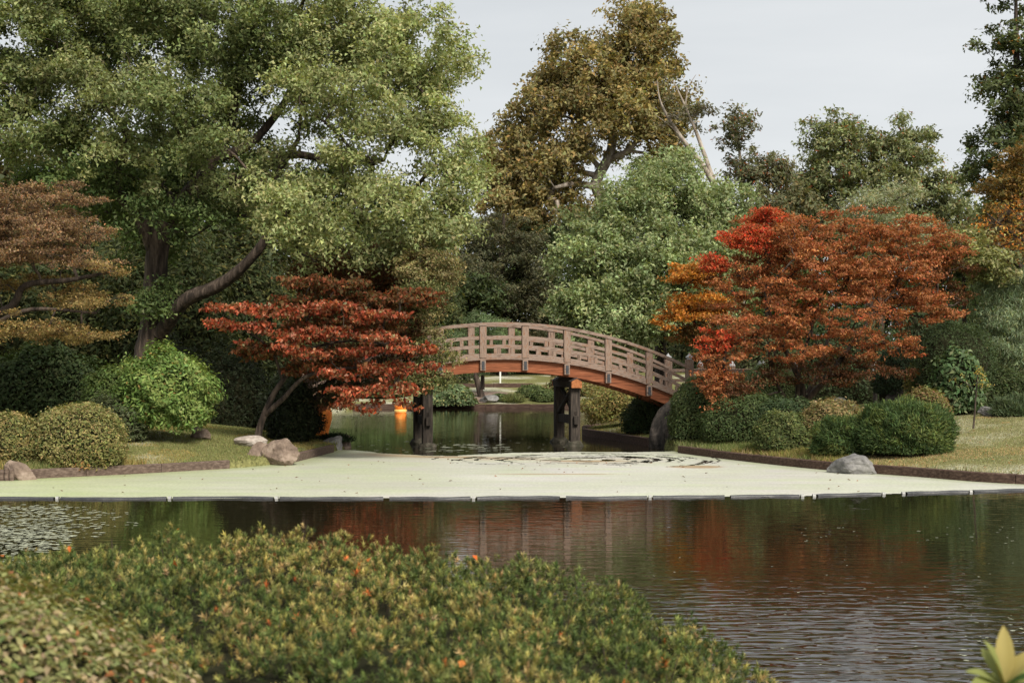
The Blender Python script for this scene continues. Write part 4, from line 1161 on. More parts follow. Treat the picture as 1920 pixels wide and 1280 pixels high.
# the great maple on the left bank
tree("great_maple", "huge spreading green tree with forked trunk and long leaning limb on the bank", "tree", (X(285, 46.5), 46.5),
     [tp([(268, 780, 46.5, .68), (275, 690, 46.5, .52), (288, 600, 46.5, .42), (292, 500, 46.5, .37), (305, 430, 46.3, .34), (345, 375, 46, .28), (400, 300, 46, .20), (440, 200, 46, .15), (450, 90, 46, .10), (455, -40, 46, .07)]),
      tp([(292, 480, 46.5, .24), (262, 410, 46, .20), (215, 345, 45.6, .17), (240, 260, 45.6, .13), (190, 190, 45.8, .09), (150, 110, 46, .06)]),
      tp([(300, 625, 46.3, .26), (345, 565, 45.4, .23), (410, 535, 44.8, .20), (465, 490, 44.4, .16), (505, 430, 44.2, .13), (520, 330, 44.2, .11), (560, 260, 44.4, .07)]),
      tp([(360, 360, 46, .2), (450, 335, 45.4, .17), (540, 290, 45, .13), (640, 305, 44.6, .10), (720, 300, 44.4, .06)]),
      tp([(400, 300, 46, .18), (480, 260, 46, .14), (560, 150, 46, .1), (600, 60, 46, .06)]),
      tp([(225, 300, 45.6, .16), (120, 250, 45.2, .12), (0, 210, 45, .08), (-90, 190, 45, .05)]),
      tp([(500, 430, 44.2, .1), (470, 405, 44.6, .06), (410, 415, 45, .05), (360, 445, 45.3, .03)])],
     [blob(90, 110, 46, 150, 90, 3, None, G_SHADED), blob(60, 20, 45.5, 150, 60, 2.4), blob(250, 60, 46, 160, 90, 3.2, None, G_SHADED), blob(190, 180, 44.5, 150, 60, 2.2), blob(330, 220, 43.8, 120, 70, 2, None, G_SHADED), blob(470, 90, 46, 160, 100, 3.2, None, G_SHADED), blob(640, 70, 46, 140, 90, 3),
      blob(770, 130, 45, 120, 105, 2.8, None, G_SUNLIT), blob(620, 190, 43.5, 130, 75, 2.2, None, G_SUNLIT), blob(760, 260, 44, 125, 75, 2.4, None, G_SUNLIT), blob(860, 330, 43.5, 75, 65, 2, None, G_SUNLIT), blob(640, 330, 43, 85, 55, 1.8, None, G_SUNLIT), blob(570, 410, 42.3, 90, 65, 1.6, None, G_SUNLIT),
      blob(760, 390, 43, 125, 60, 2, None, G_SUNLIT), blob(790, 460, 43, 65, 55, 1.6), blob(575, 465, 42, 60, 32, 1.2, None, G_SUNLIT), blob(390, 300, 43.6, 110, 55, 1.6, None, G_SHADED), blob(-20, 200, 45.5, 120, 90, 2.6, None, G_SHADED), blob(100, 270, 45.6, 130, 60, 2, None, G_SHADED),
      blob(880, 390, 43.6, 55, 45, 1.4), blob(440, -40, 46, 440, 50, 3.4), blob(250, 440, 47.8, 100, 70, 1.2, None, G_MID), blob(300, 330, 48.5, 220, 110, 1.4, None, G_MID), blob(130, 350, 48.6, 150, 80, 1.2, None, G_MID),  # darker leaves behind the trunk paint the shade inside the crown
      blob(600, 380, 48, 200, 90, 1.4, None, G_MID), blob(470, 220, 47.5, 150, 80, 1.4, None, G_SHADED), blob(330, 360, 44.2, 70, 45, .8), blob(480, 380, 44.4, 60, 40, .8), blob(210, 290, 44.0, 100, 55, 1.0, None, G_SUNLIT), blob(250, 370, 44.2, 70, 40, .8), blob(900, 350, 43.6, 45, 45, 1.2, None, G_SUNLIT), blob(840, 440, 43.2, 50, 40, 1.2, None, G_SUNLIT), blob(380, 400, 44.3, 60, 35, .7, None, G_MID), blob(150, 350, 44.8, 90, 45, 1.0, None, G_MID), blob(330, 440, 44.8, 60, 45, .7, None, G_MID), blob(230, 410, 44.8, 50, 50, .7, None, G_MID), blob(430, 250, 43.6, 80, 45, 1.0), blob(680, 470, 43, 70, 50, 1.2), blob(520, 330, 43.6, 60, 50, 1.0), blob(285, 570, 45.8, 34, 50, .3, .8, G_MID), blob(290, 460, 45.7, 34, 40, .3, .6, G_MID), blob(330, 620, 45.7, 40, 40, .3, .6, G_MID)],
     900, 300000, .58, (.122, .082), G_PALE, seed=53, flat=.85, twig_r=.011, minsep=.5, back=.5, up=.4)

# dark evergreens and shaded understorey behind the trunk
ev = [(-40, 470, 57, 300), (130, 400, 60, 280), (310, 420, 58, 240), (440, 430, 60, 230), (640, 440, 84, 260), (770, 470, 86, 230)]
for i, (px, pt, d, wpx) in enumerate(ev):
    shrub("evergreen_tree", ["dark evergreen behind the brown fine leaved tree", "dark evergreen behind the left fork of the great tree", "dark evergreen right behind the great trunk", "dark evergreen behind the leaning limb", "dark evergreen above and behind the copper maple", "dark evergreen behind the drooping olive maple"][i], px, pt, d, wpx, [(4, (.040, .052, .021)), (2, (.062, .070, .026)), (.6, (.13, .125, .04))], 19000, (.20, .10), dep=3.5, lump=.16, ragged=.05, seed=300 + i, group="evergreens shading the bank behind the great tree",
          cat="tree", rmin=.6, core=.6, power=2.2)
for i, (px, pt, d, wpx, hh) in enumerate([(430, 650, 46, 160, 0), (545, 690, 44.2, 110, 0), (330, 640, 48.5, 170, 0), (548, 715, 41.0, 84, 0)]):  # last bush is added: near-black leaves paint the shaded hollow by the bank
    shrub("shade_hedge", ["nearly black bush in deep shade right behind the dogwood stems", "nearly black bush between the dogwood and the bridge foot", "nearly black bush beside the great tree trunk in the shade", "added near-black bush for the shaded hollow under the red tiers"][i], px, pt, d, wpx, [(3, (.016, .022, .010)), (2, (.022, .028, .013))], 9000, (.10, .05), dep=2.2, lump=.12, seed=320 + i,
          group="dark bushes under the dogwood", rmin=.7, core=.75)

tree("copper_maple", "dusky copper and olive maple in the shade above the dogwood", "tree", (X(582, 46), 46),
     [tp([(582, 790, 46, .16), (600, 690, 46, .12), (650, 590, 46, .08), (690, 490, 46, .03)])],
     [blob(640, 510, 46, 90, 40, 1.8), blob(740, 500, 45.5, 90, 45, 1.8), blob(780, 560, 45, 70, 50, 1.5), blob(690, 570, 45.5, 110, 40, 1.6)],
     130, 26000, .5, (.10, .065), MAROON, seed=59, flat=.45, twig_r=.01)
tree("hanging_maple", "olive and tan maple drooping over the end of the bridge", "tree", (X(570, 41.0), 41.0),
     [tp([(570, 815, 41.0, .13), (595, 745, 41.0, .11), (670, 660, 41.4, .09), (740, 590, 41.2, .06), (790, 520, 41.4, .03)]), tp([(690, 640, 41.4, .06), (770, 625, 41.0, .045), (835, 630, 40.9, .02)])],
     [blob(800, 500, 41.8, 55, 45, 1.1, None, TAN), blob(790, 570, 41.3, 60, 40, 1.1), blob(800, 610, 41.0, 30, 25, .7, None, TAN), blob(812, 660, 40.7, 42, 42, .6), blob(822, 708, 40.6, 36, 26, .5), blob(760, 640, 41.0, 55, 45, .7, None, MAROON), blob(838, 540, 41.8, 18, 26, .6, None, TAN),
      blob(850, 690, 40.8, 16, 22, .4, None, TAN), blob(770, 700, 40.8, 50, 30, .6), blob(690, 650, 41.0, 60, 45, .7, None, MAROON), blob(620, 680, 41.0, 55, 45, .7, None, MAROON), blob(700, 710, 40.8, 55, 30, .6, None, DARKO), blob(630, 740, 41.0, 50, 30, .6, None, DARKO)],
     210, 38000, .34, (.08, .048), [(4, (.100, .112, .042)), (3, (.135, .135, .055)), (2, (.065, .080, .030)), (1, (.17, .14, .06))], seed=61, flat=.6, twig_r=.008, hang=.8)

# the red dogwood with its level tiers
DOG = [(5, (.230, .055, .026)), (3, (.280, .098, .052)), (3, (.180, .034, .016)), (2, (.31, .15, .09)), (4, (.105, .052, .022)), (.4, (.24, .22, .12))]
DOGD = [(4, (.110, .048, .020)), (3, (.075, .056, .022)), (2, (.16, .046, .020))]
tree("red_dogwood", "red leaved dogwood spreading level tiers over the water's edge", "tree", (X(486, 38.6), 38.6),
     [tp([(482, 825, 38.6, .12), (492, 785, 38.6, .095), (515, 735, 38.6, .08), (545, 690, 38.6, .065), (565, 630, 38.7, .045), (590, 560, 38.9, .02)]),
      tp([(496, 778, 38.6, .075), (530, 748, 38.4, .065), (575, 705, 38.2, .05), (650, 690, 37.9, .035), (740, 690, 37.6, .02)]),
      tp([(530, 712, 38.6, .05), (510, 660, 38.4, .04), (470, 625, 38.2, .025), (410, 600, 38.1, .012)]),
      tp([(560, 660, 38.6, .04), (640, 640, 38.2, .03), (740, 645, 37.9, .015)])],
     [blob(450, 578, 38.4, 75, 8, 1.0), blob(540, 588, 38.2, 60, 10, 1.0), blob(415, 607, 38.0, 45, 7, .6), blob(480, 616, 38.0, 50, 8, .8), blob(620, 578, 38.5, 55, 10, 1.2), blob(700, 592, 38.4, 55, 12, 1.2),
      blob(560, 632, 37.9, 60, 9, 1.0), blob(470, 638, 37.7, 40, 6, .5), blob(630, 622, 37.8, 60, 8, 1.0), blob(710, 634, 37.7, 50, 10, 1.0), blob(530, 652, 37.6, 40, 7, .7), blob(600, 665, 37.5, 60, 9, .9), blob(680, 660, 37.6, 50, 9, .9),
      blob(770, 655, 37.8, 55, 10, .8), blob(640, 700, 37.6, 50, 10, .8), blob(720, 695, 37.6, 65, 14, 1.0), blob(790, 685, 37.8, 40, 12, .6), blob(670, 735, 37.4, 60, 9, .8), blob(740, 730, 37.3, 55, 12, .9), blob(630, 758, 37.3, 30, 6, .5), blob(700, 764, 37.2, 50, 7, .6), blob(760, 760, 37.2, 35, 9, .6),
      blob(600, 535, 39.2, 90, 14, 1.4, None, DOGD), blob(560, 565, 39, 70, 10, 1.0, None, DOGD), blob(740, 560, 39.2, 90, 18, 1.2, None, DOGD), blob(640, 610, 39.0, 120, 14, 1.0, None, DOGD), blob(620, 690, 38.8, 120, 18, 1.0, None, DOGD), blob(500, 660, 38.6, 60, 14, .8, None, DOGD)],
     360, 20000, .28, (.125, .078), DOG, seed=67, flat=.40, up=.15, hang=.95, twig_r=.005, minsep=.55, leafparts=290, rand=1.0, upper=.3, jit=.24)

# brown fine-leaved tree reaching in from the left
tree("barberry_tree", "wide brown and ochre fine leaved tree with crooked limbs reaching over the bank", "tree", (X(-170, 36), 36),
     [tp([(-170, 850, 36, .22), (-150, 700, 36, .18), (-70, 620, 35.6, .14), (20, 575, 35.2, .10), (48, 535, 35, .08), (130, 525, 34.8, .06), (205, 510, 34.6, .03)]),
      tp([(-110, 650, 35.8, .10), (-20, 612, 35, .08), (60, 580, 34.6, .055), (180, 587, 34.4, .03)]),
      tp([(-150, 700, 36, .14), (-120, 560, 36, .12), (-40, 440, 35.8, .08), (60, 400, 35.4, .04)])],
     [blob(20, 390, 35.6, 130, 40, 1.8), blob(90, 430, 35.2, 120, 35, 1.6), blob(160, 440, 35, 60, 25, 1.2), blob(30, 470, 34.8, 130, 35, 1.4), blob(150, 490, 34.6, 90, 22, 1.1), blob(200, 510, 34.5, 55, 14, .9, None, BROWN_Y),
      blob(180, 570, 34.4, 75, 22, 1.0, None, BROWN_Y), blob(60, 610, 34.4, 100, 26, 1.2, None, BROWN_Y), blob(150, 630, 34.4, 90, 22, 1.0, None, BROWN_Y), blob(-70, 450, 35.5, 90, 80, 1.8), blob(70, 535, 35.8, 120, 18, 1.0, .5, BROWN_Y), blob(110, 560, 35.6, 90, 16, .8, .4, BROWN_Y), blob(120, 370, 35.6, 70, 25, 1.0), blob(-60, 600, 35, 60, 40, 1.2, None, BROWN_Y)],
     400, 88000, .32, (.056, .034), BROWN, seed=71, flat=.4, twig_r=.006, extra_twigs=7, minsep=.5, jit=.28)

# the red maple on the right bank
tree("red_maple", "spreading rust red maple with scarlet tips and many thin stems", "tree", (X(1500, 42), 42),
     [tp([(1500, 775, 42, .15), (1505, 730, 42, .11), (1480, 670, 41.8, .08), (1450, 610, 41.5, .06), (1430, 520, 41.5, .03)]),
      tp([(1498, 765, 42, .10), (1535, 725, 41.9, .09), (1580, 670, 41.7, .07), (1615, 620, 41.8, .05), (1680, 540, 42.2, .025)]),
      tp([(1495, 765, 42, .08), (1498, 700, 41.6, .06), (1520, 620, 41.4, .045), (1550, 520, 41.8, .02)]),
      tp([(1490, 768, 42, .07), (1465, 735, 41.4, .05), (1445, 690, 41.0, .04), (1440, 640, 41, .02)]),
      tp([(1500, 758, 42.1, .08), (1540, 690, 42.6, .06), (1560, 600, 43, .05), (1600, 480, 43, .02)]),
      tp([(1460, 735, 41.4, .035), (1420, 742, 41, .03), (1390, 725, 40.8, .015)])],
     [blob(1470, 450, 42, 100, 55, 1.8), blob(1590, 450, 42.4, 110, 55, 1.8), blob(1700, 480, 43, 95, 70, 1.8), blob(1640, 520, 41.6, 130, 45, 1.5), blob(1500, 520, 41.4, 130, 50, 1.5), blob(1400, 540, 41.6, 90, 55, 1.4),
      blob(1540, 590, 40.8, 140, 40, 1.3), blob(1700, 580, 42.4, 90, 50, 1.4), blob(1420, 610, 40.8, 90, 40, 1.2), blob(1370, 660, 40.6, 55, 35, 1.0), blob(1345, 720, 40.3, 35, 25, .7), blob(1440, 705, 40.8, 60, 20, .9, None, MAROON),
      blob(1600, 690, 41.8, 80, 35, 1.0, None, MAROON), blob(1770, 520, 43.5, 50, 70, 1.3, None, MAROON), blob(1400, 448, 40.8, 48, 24, .6, 1.1, RED), blob(1435, 408, 41.0, 24, 14, .4, .5, RED), blob(1340, 492, 41.0, 20, 14, .4, .4, RED), blob(1345, 640, 40.4, 26, 30, .5, .4, RED), blob(1340, 700, 40.2, 32, 34, .5, 1.0), blob(1385, 735, 40.0, 28, 26, .4, .7, MAROON), blob(1360, 760, 39.8, 18, 16, .3, .4), blob(1480, 650, 40.6, 70, 28, .9), blob(1570, 650, 41.0, 80, 30, .9), blob(1650, 650, 41.6, 70, 34, .9), blob(1530, 700, 41.2, 80, 24, .7, None, MAROON), blob(1660, 700, 41.8, 50, 24, .7, None, MAROON)],
     700, 108000, .30, (.076, .050), RUST, seed=73, flat=.45, up=.5, spread=1.12, twig_r=.008, minsep=.5, jit=.22)
tree("orange_maple", "orange gold maple reaching behind the bridge end", "tree", (X(1335, 51), 51),
     [tp([(1335, 740, 51, .12), (1325, 660, 51, .09), (1300, 600, 51, .06), (1280, 540, 51, .02)])],
     [blob(1300, 515, 51, 50, 22, 1.3), blob(1270, 595, 50.5, 55, 22, 1.2), blob(1320, 570, 51, 50, 30, 1.3), blob(1310, 625, 51, 50, 22, 1.1, None, [(3, (.12, .075, .025)), (2, (.09, .075, .028)), (2, (.2, .08, .03))])],
     80, 15000, .42, (.10, .07), ORANGE, seed=79, flat=.4, twig_r=.009)

tree("yellow_maple", "pale yellow green small tree between the red maple and the bamboo", "tree", (X(1806, 46), 46),
     [tp([(1806, 740, 46, .1), (1808, 600, 45.5, .07), (1805, 480, 45, .03)])],
     [blob(1800, 462, 44.5, 50, 28, 1.2), blob(1830, 490, 44.5, 40, 25, 1), blob(1855, 515, 44.5, 40, 20, 1)],
     60, 9500, .38, (.11, .07), [(4, (.215, .225, .095)), (3, (.245, .235, .115)), (2, (.14, .16, .06))], seed=83, twig_r=.008)
tree("bare_twig_tree", "nearly leafless twiggy tree with a few orange leaves above the bamboo", "tree", (X(1985, 45), 45),
     [tp([(1990, 760, 45, .16), (1975, 600, 45, .12), (1925, 510, 44.8, .08), (1875, 480, 44.6, .05), (1840, 450, 44.6, .02)]),
      tp([(1975, 600, 45, .08), (1950, 480, 44.8, .06), (1900, 440, 44.6, .04), (1850, 400, 44.6, .015)]), tp([(1960, 520, 44.8, .06), (1960, 430, 44.8, .04), (1930, 380, 44.8, .015)])],
     [blob(1880, 430, 44.6, 60, 35, 1.2), blob(1920, 470, 44.6, 60, 30, 1.2), blob(1920, 400, 44.8, 40, 40, 1.2)],
     60, 1300, .42, (.10, .065), [(4, (.34, .13, .025)), (2, (.25, .18, .05)), (1, (.2, .2, .08))], seed=89, twig_r=.006, extra_twigs=16, bare=.3, jit=.2)

# far leaning tree on the bare soil, seen under the bridge, and a stouter trunk behind
tree("leaning_tree", "leaning dark trunk on the bare soil of the far shore", "tree", (X(904, 78.5), 78.5),
     [tp([(905, 752, 78.5, .24), (898, 725, 78.5, .17), (893, 700, 78.5, .15), (905, 672, 78.5, .12), (930, 640, 78.5, .06)]), tp([(893, 703, 78.5, .12), (915, 690, 78.3, .09), (945, 670, 78, .05)])],
     [blob(930, 640, 78.5, 45, 16, 1.4)], 22, 2000, .5, (.2, .12), G_MID, seed=93, twig_r=.014)
tree("lawn_tree", "straight brown trunk on the lawn behind the leaning trunk", "tree", (X(886, 90), 90),
     [tp([(886, 735, 90, .32), (886, 690, 90, .26), (886, 600, 90, .2), (886, 520, 90, .06)])],
     [blob(880, 560, 90, 60, 50, 2)], 30, 4000, .8, (.25, .15), G_DARK, seed=94, twig_r=.014)

# ------------------------------------------------------------------ shrubs
GOLDEN = [(5, (.185, .175, .066)), (3, (.140, .150, .050)), (3, (.235, .190, .082)), (2, (.080, .100, .034))]
LIME = [(5, (.105, .165, .042)), (3, (.135, .195, .055)), (2, (.075, .125, .032)), (.3, (.2, .12, .04))]
YEW = [(5, (.042, .070, .025)), (3, (.058, .090, .030)), (2, (.085, .115, .036))]
BOX = [(5, (.064, .088, .034)), (3, (.086, .110, .042)), (2, (.115, .138, .052))]
shrub("clipped_bush", "round clipped golden green bush at the water's edge", 145, 757, 32.9, 182, GOLDEN, 17000, (.058, .034), dep=1.7, lump=.035, seed=101, rmin=.84, power=2.05, tops=[(1, (.24, .20, .085)), (1, (.19, .19, .07))], hfrac=.38, zlow=-.75, base_z=.12, ragged=.028)
shrub("clipped_bush", "clipped golden bush half hidden behind the log piles and brown boulder", 12, 772, 32.7, 130, GOLDEN, 11000, (.058, .034), dep=1.5, lump=.035, seed=102, rmin=.84, power=2.05, tops=[(1, (.23, .19, .075))], hfrac=.38, zlow=-.75, base_z=.16, ragged=.028)
shrub("lime_shrub", "bright lime green leafy shrub overhanging the grass", 312, 655, 36.8, 178, LIME, 19000, (.11, .042), dep=2.0, lump=.12, seed=104, rmin=.62, spike=.45, hfrac=.50, zlow=-.8, core=.66, tops=[(1, (.17, .22, .065))], power=2.1, ragged=.045)
shrub("lime_shrub", "left side of the lime shrub, its shade painted as darker leaves", 215, 690, 37.8, 120, [(4, (.075, .110, .034)), (3, (.095, .130, .040))], 8000, (.105, .045), dep=1.6, lump=.07, seed=104, rmin=.72, spike=.4, hfrac=.42, zlow=-.7, core=.7)  # darker copy: the lime shrub's shaded flank put into the leaf colour
shrub("dark_hedge", "dark green broad leaved hedge under the brown tree", 80, 655, 39.5, 270, [(4, (.034, .052, .020)), (3, (.050, .068, .026))], 15000, (.12, .055), dep=2.0, lump=.09, seed=105, rmin=.74, core=.76)
shrub("dark_hedge", "grey green low shrub between the lime shrub and the clipped bush", 210, 742, 36.4, 130, [(4, (.060, .075, .035)), (3, (.080, .092, .045))], 7000, (.07, .035), dep=1.3, lump=.08, seed=106, rmin=.75)
# right bank
shrub("cone_bush", "tall pointed dark green bush hiding the bridge foot", 1312, 705, 41.6, 112, BOX, 14000, (.065, .035), dep=1.9, lump=.04, seed=111, rmin=.85, power=2.0, hfrac=.3, zlow=-.4, tops=[(1, (.085, .115, .048))])
shrub("round_bush", "large rounded dark green bush next to the pointed one", 1395, 738, 40.0, 160, [(4, (.048, .070, .026)), (3, (.070, .092, .034))], 15000, (.065, .035), dep=2.2, lump=.05, seed=112, rmin=.85, hfrac=.25, zlow=-.4)
shrub("round_bush", "pale topped rounded bush under the maple branches", 1440, 684, 44.0, 130, [(4, (.130, .165, .070)), (3, (.10, .135, .055))], 12000, (.06, .035), dep=2.0, lump=.04, seed=113, rmin=.86, hfrac=.3)
shrub("low_bush", "low olive green bush at the foot of the maple slope", 1468, 772, 37.2, 110, [(4, (.075, .092, .032)), (3, (.105, .118, .040)), (2, (.05, .07, .024))], 9000, (.065, .038), dep=1.5, lump=.07, seed=114, rmin=.8, spike=.35)
shrub("low_bush", "dull green filler bush below the maple trunks", 1475, 745, 39.4, 150, [(4, (.035, .055, .024)), (3, (.05, .07, .03))], 8000, (.07, .04), dep=1.5, lump=.07, seed=125, rmin=.8, spike=.35)
shrub("tawny_bush", "tawny gold and green bush behind the dark yews", 1562, 750, 37.4, 135, [(4, (.185, .140, .060)), (3, (.150, .145, .058)), (2, (.235, .165, .085)), (1, (.09, .10, .04))], 11000, (.06, .036), dep=1.6, lump=.06, seed=115, rmin=.78, spike=.3)
shrub("yew_bush", "spiky dark green yew on the slope above the grey rock", 1695, 752, 34.5, 178, YEW, 27000, (.105, .018), dep=1.9, lump=.09, seed=116, rmin=.72, spike=.85, mat='needle', hfrac=.25, zlow=-.4, tops=[(1, (.12, .145, .042)), (1, (.08, .11, .034))])
shrub("yew_bush", "smaller spiky dark yew crowding the left flank of the larger yew", 1590, 780, 35.0, 128, YEW, 15000, (.105, .018), dep=1.3, lump=.09, seed=117, rmin=.72, spike=.85, mat='needle', hfrac=.25, zlow=-.4, tops=[(1, (.11, .135, .04))])
shrub("tawny_bush", "low russet and yellow green bush behind the larger yew", 1735, 728, 39.2, 92, [(4, (.150, .140, .048)), (3, (.160, .095, .050)), (2, (.11, .12, .04))], 7000, (.06, .036), dep=1.3, lump=.06, seed=118, rmin=.78, spike=.4)
shrub("dome_topiary", "tall dark green clipped dome behind the glossy leaved shrub", 1790, 608, 43.6, 150, [(4, (.036, .054, .022)), (3, (.050, .068, .028))], 17000, (.05, .028), dep=2.4, lump=.025, seed=119, rmin=.9, hfrac=.35, core=.87)
shrub("glossy_shrub", "glossy broad leaved green shrub beside the thin sapling", 1795, 655, 41.6, 98, [(4, (.060, .100, .040)), (3, (.090, .130, .060)), (1, (.14, .17, .085))], 3000, (.16, .07), dep=1.4, lump=.08, seed=120, rmin=.7, spike=.3, hfrac=.4, zlow=-.6, leafparts=200, hang=.2)
shrub("black_shrub", "black green shrub in the gloom beyond the maple", 1690, 655, 46.8, 100, [(1, (.018, .032, .015)), (1, (.024, .038, .018))], 9000, (.07, .035), dep=1.8, lump=.06, seed=121, rmin=.85, hfrac=.3)
shrub("yellow_shrub", "wispy yellow shrub between the black shrub and the clipped dome", 1716, 685, 44.6, 42, [(3, (.20, .17, .06)), (2, (.12, .13, .045))], 2500, (.07, .04), dep=.8, lump=.15, seed=122, rmin=.5, spike=.3, core=.5)
shrub("ground_cover", "dark glossy hedge behind the sapling and the tan boulder", 1860, 690, 43.4, 170, [(4, (.040, .056, .021)), (3, (.055, .070, .027))], 12000, (.08, .045), dep=1.8, lump=.06, seed=123, rmin=.78)
shrub("small_pine", "low mounded grey green pine by the grey brown rock", 1905, 742, 40.2, 90, [(3, (.060, .085, .042)), (2, (.085, .108, .055))], 7000, (.13, .016), dep=1.2, lump=.12, seed=124, rmin=.6, spike=.8, mat='needle', core=.6)
shrub("backing_hedge", "dark green hedge behind the red maple's stems", 1590, 585, 52, 190, [(3, (.034, .050, .022)), (2, (.05, .066, .028))], 9000, (.11, .06), dep=2, lump=.1, seed=126, rmin=.7, ragged=.04)
shrub("backing_hedge", "olive hedge between the red maple and the bridge approach", 1410, 600, 55, 200, [(3, (.05, .062, .026)), (2, (.075, .08, .034))], 9000, (.12, .065), dep=2, lump=.1, seed=127, rmin=.7, ragged=.04)
shrub("backing_hedge", "deep green hedge behind the black shrub and yellow shrub", 1745, 560, 53, 190, [(3, (.04, .058, .026)), (2, (.06, .076, .034))], 9000, (.12, .065), dep=2, lump=.1, seed=128, rmin=.7, ragged=.04)
# bamboo: arching culms with hanging blades
tree("bamboo_clump", "tall feathery blue green bamboo clump arching over the clipped dome", "bamboo", (X(1890, 46), 46),
     [tp([(1880 + dx_, 760, 46, .025), (1880 + dx_ * 1.3, 640, 46 - abs(dx_) * .004, .02), (1880 + dx_ * 2.2, 520, 45.6, .012)]) for dx_ in (-28, -12, 0, 16, 34)],
     [blob(1890, 530, 45.6, 65, 45, 1.4), blob(1860, 590, 45.2, 45, 45, 1.2), blob(1910, 610, 45, 55, 50, 1.2), blob(1870, 660, 45, 50, 40, 1.2), blob(1930, 680, 45, 50, 45, 1.2)],
     170, 40000, .36, (.15, .020), [(4, (.150, .195, .115)), (3, (.195, .235, .145)), (2, (.10, .14, .078)), (1, (.23, .24, .12))], seed=131, flat=1.0, hang=1.1, twig_r=.006, up=.3)
# sapling
tree("sapling", "thin leaning sapling with a few yellow leaves on the dry slope", "tree", (X(1826, 36.6), 36.6),
     [tp([(1825, 803, 36.6, .028), (1828, 770, 36.6, .022), (1830, 740, 36.6, .019), (1832, 718, 36.6, .016), (1835, 690, 36.6, .008)]),
      tp([(1830, 735, 36.6, .012), (1815, 720, 36.5, .010), (1790, 705, 36.4, .005)]), tp([(1831, 728, 36.6, .011), (1848, 724, 36.5, .008), (1868, 722, 36.5, .004)]),
      tp([(1832, 720, 36.6, .010), (1845, 700, 36.6, .008), (1852, 680, 36.6, .004)]), tp([(1829, 742, 36.6, .01), (1850, 738, 36.6, .007), (1862, 734, 36.6, .003)])],
     [blob(1838, 705, 36.6, 16, 20, .25), blob(1800, 712, 36.4, 18, 10, .2), blob(1855, 722, 36.5, 16, 8, .2)], 22, 150, .10, (.06, .035), [(3, (.30, .22, .05)), (2, (.2, .2, .07))], seed=137, twig_r=.003, flat=.8)

# under and beyond the bridge
shrub("weeping_shrub", "arching yellow green shrub with trailing sprays under the bridge", 1165, 715, 49.6, 150, [(4, (.185, .165, .055)), (3, (.135, .145, .048)), (2, (.225, .150, .060))], 9000, (.10, .045), dep=1.9, lump=.14, seed=141, rmin=.45, spike=.35, hfrac=.42, zlow=-.7, core=.42)
shrub("shade_shrub", "dark green shrub tucked under the falling bridge beam", 1212, 745, 46.2, 88, [(3, (.030, .048, .020)), (2, (.045, .062, .026))], 7000, (.075, .045), dep=1.6, lump=.1, seed=142, rmin=.7, spike=.3)
shrub("shore_shrub", "broad pale green leafy shrub hanging over the far shore", 835, 722, 75.9, 110, [(4, (.130, .170, .085)), (3, (.095, .135, .060)), (1, (.2, .19, .08))], 6000, (.20, .10), dep=2.4, lump=.09, seed=143, rmin=.7, spike=.3)
shrub("far_bush", "small dark rounded bush in the bare soil beyond the bridge", 937, 738, 77.2, 33, BOX, 2500, (.12, .06), dep=1.0, lump=.08, seed=144, rmin=.75)
shrub("far_bush", "rounded dark bush to the rear of the far flat rock", 995, 722, 79.0, 52, BOX, 4500, (.12, .06), dep=1.6, lump=.05, seed=145, rmin=.8)
shrub("far_bush", "rounded dark bush close to the far timber edging", 1020, 730, 77.5, 48, BOX, 4500, (.12, .06), dep=1.5, lump=.05, seed=146, rmin=.8)
shrub("grass_tuft", "pale green tufted grass clump beside the small dark bush", 962, 741, 77.0, 40, [(2, (.14, .15, .06)), (1, (.10, .12, .045))], 2500, (.28, .03), dep=1.2, lump=.08, seed=147, rmin=.6, spike=.8, cat="grass clump")
for i, (px, pt, d, wpx, pal) in enumerate([(700, 690, 79, 130, G_MID), (620, 680, 80, 120, G_MID), (1090, 690, 80, 130, TAN), (780, 700, 84, 90, LIME)]):
    shrub("shore_bush", ["mid green bush on the far shore behind the dogwood tiers", "green bush on the far shore behind the orange lantern", "tan and green bush on the far shore behind the right pier", "lime green bush on the far shore behind the left pier"][i],
          px, pt, d, wpx, pal, 5000, (.2, .1), dep=2.4, lump=.1, seed=150 + i, rmin=.7, spike=.2)
# small overhanging spray by the bank tip
shrub("tip_fern", "dark low spray of leaves over the rock at the bank tip", 628, 815, 42.3, 58, [(1, (.016, .026, .012)), (1, (.024, .036, .016))], 2200, (.14, .035), dep=.8, lump=.12, seed=160, rmin=.3, spike=.7, core=.3, ragged=.12)

# ------------------------------------------------------------------ lanterns and small markers
def lathe(prof, c, k=20):
    V, q = [], []
    for r, z in prof:
        for a_ in np.arange(k) * 2 * math.pi / k:
            V.append((c[0] + r * math.cos(a_), c[1] + r * math.sin(a_), c[2] + z))
    for i in range(len(prof) - 1):
        for j in range(k):
            q.append((i * k + j, i * k + (j + 1) % k, (i + 1) * k + (j + 1) % k, (i + 1) * k + j))
    return mesh_np("lathe", np.array(V), np.array(q), smooth=True)
c = (X(751, 72.5), 72.5, 0.0)
e = empty("floating_lantern", c, "small round orange lantern floating near the far shore", "lantern")
link("shade", lathe([(.001, .42), (.12, .42), (.24, .36), (.31, .25), (.31, .16), (.27, .06), (.25, .0)], c), M['lantern'], e)
link("rim", lathe([(.26, .06), (.32, .05), (.32, -.05), (.26, -.06)], c), M['gold'], e)
link("cap", lathe([(.001, .50), (.06, .49), (.10, .43), (.13, .418)], c), M['gold'], e)
c = (X(603, 50.5), 50.5, 0.0)
e = empty("tall_lantern", c, "tall orange lantern jar standing in the water beyond the dogwood", "lantern")
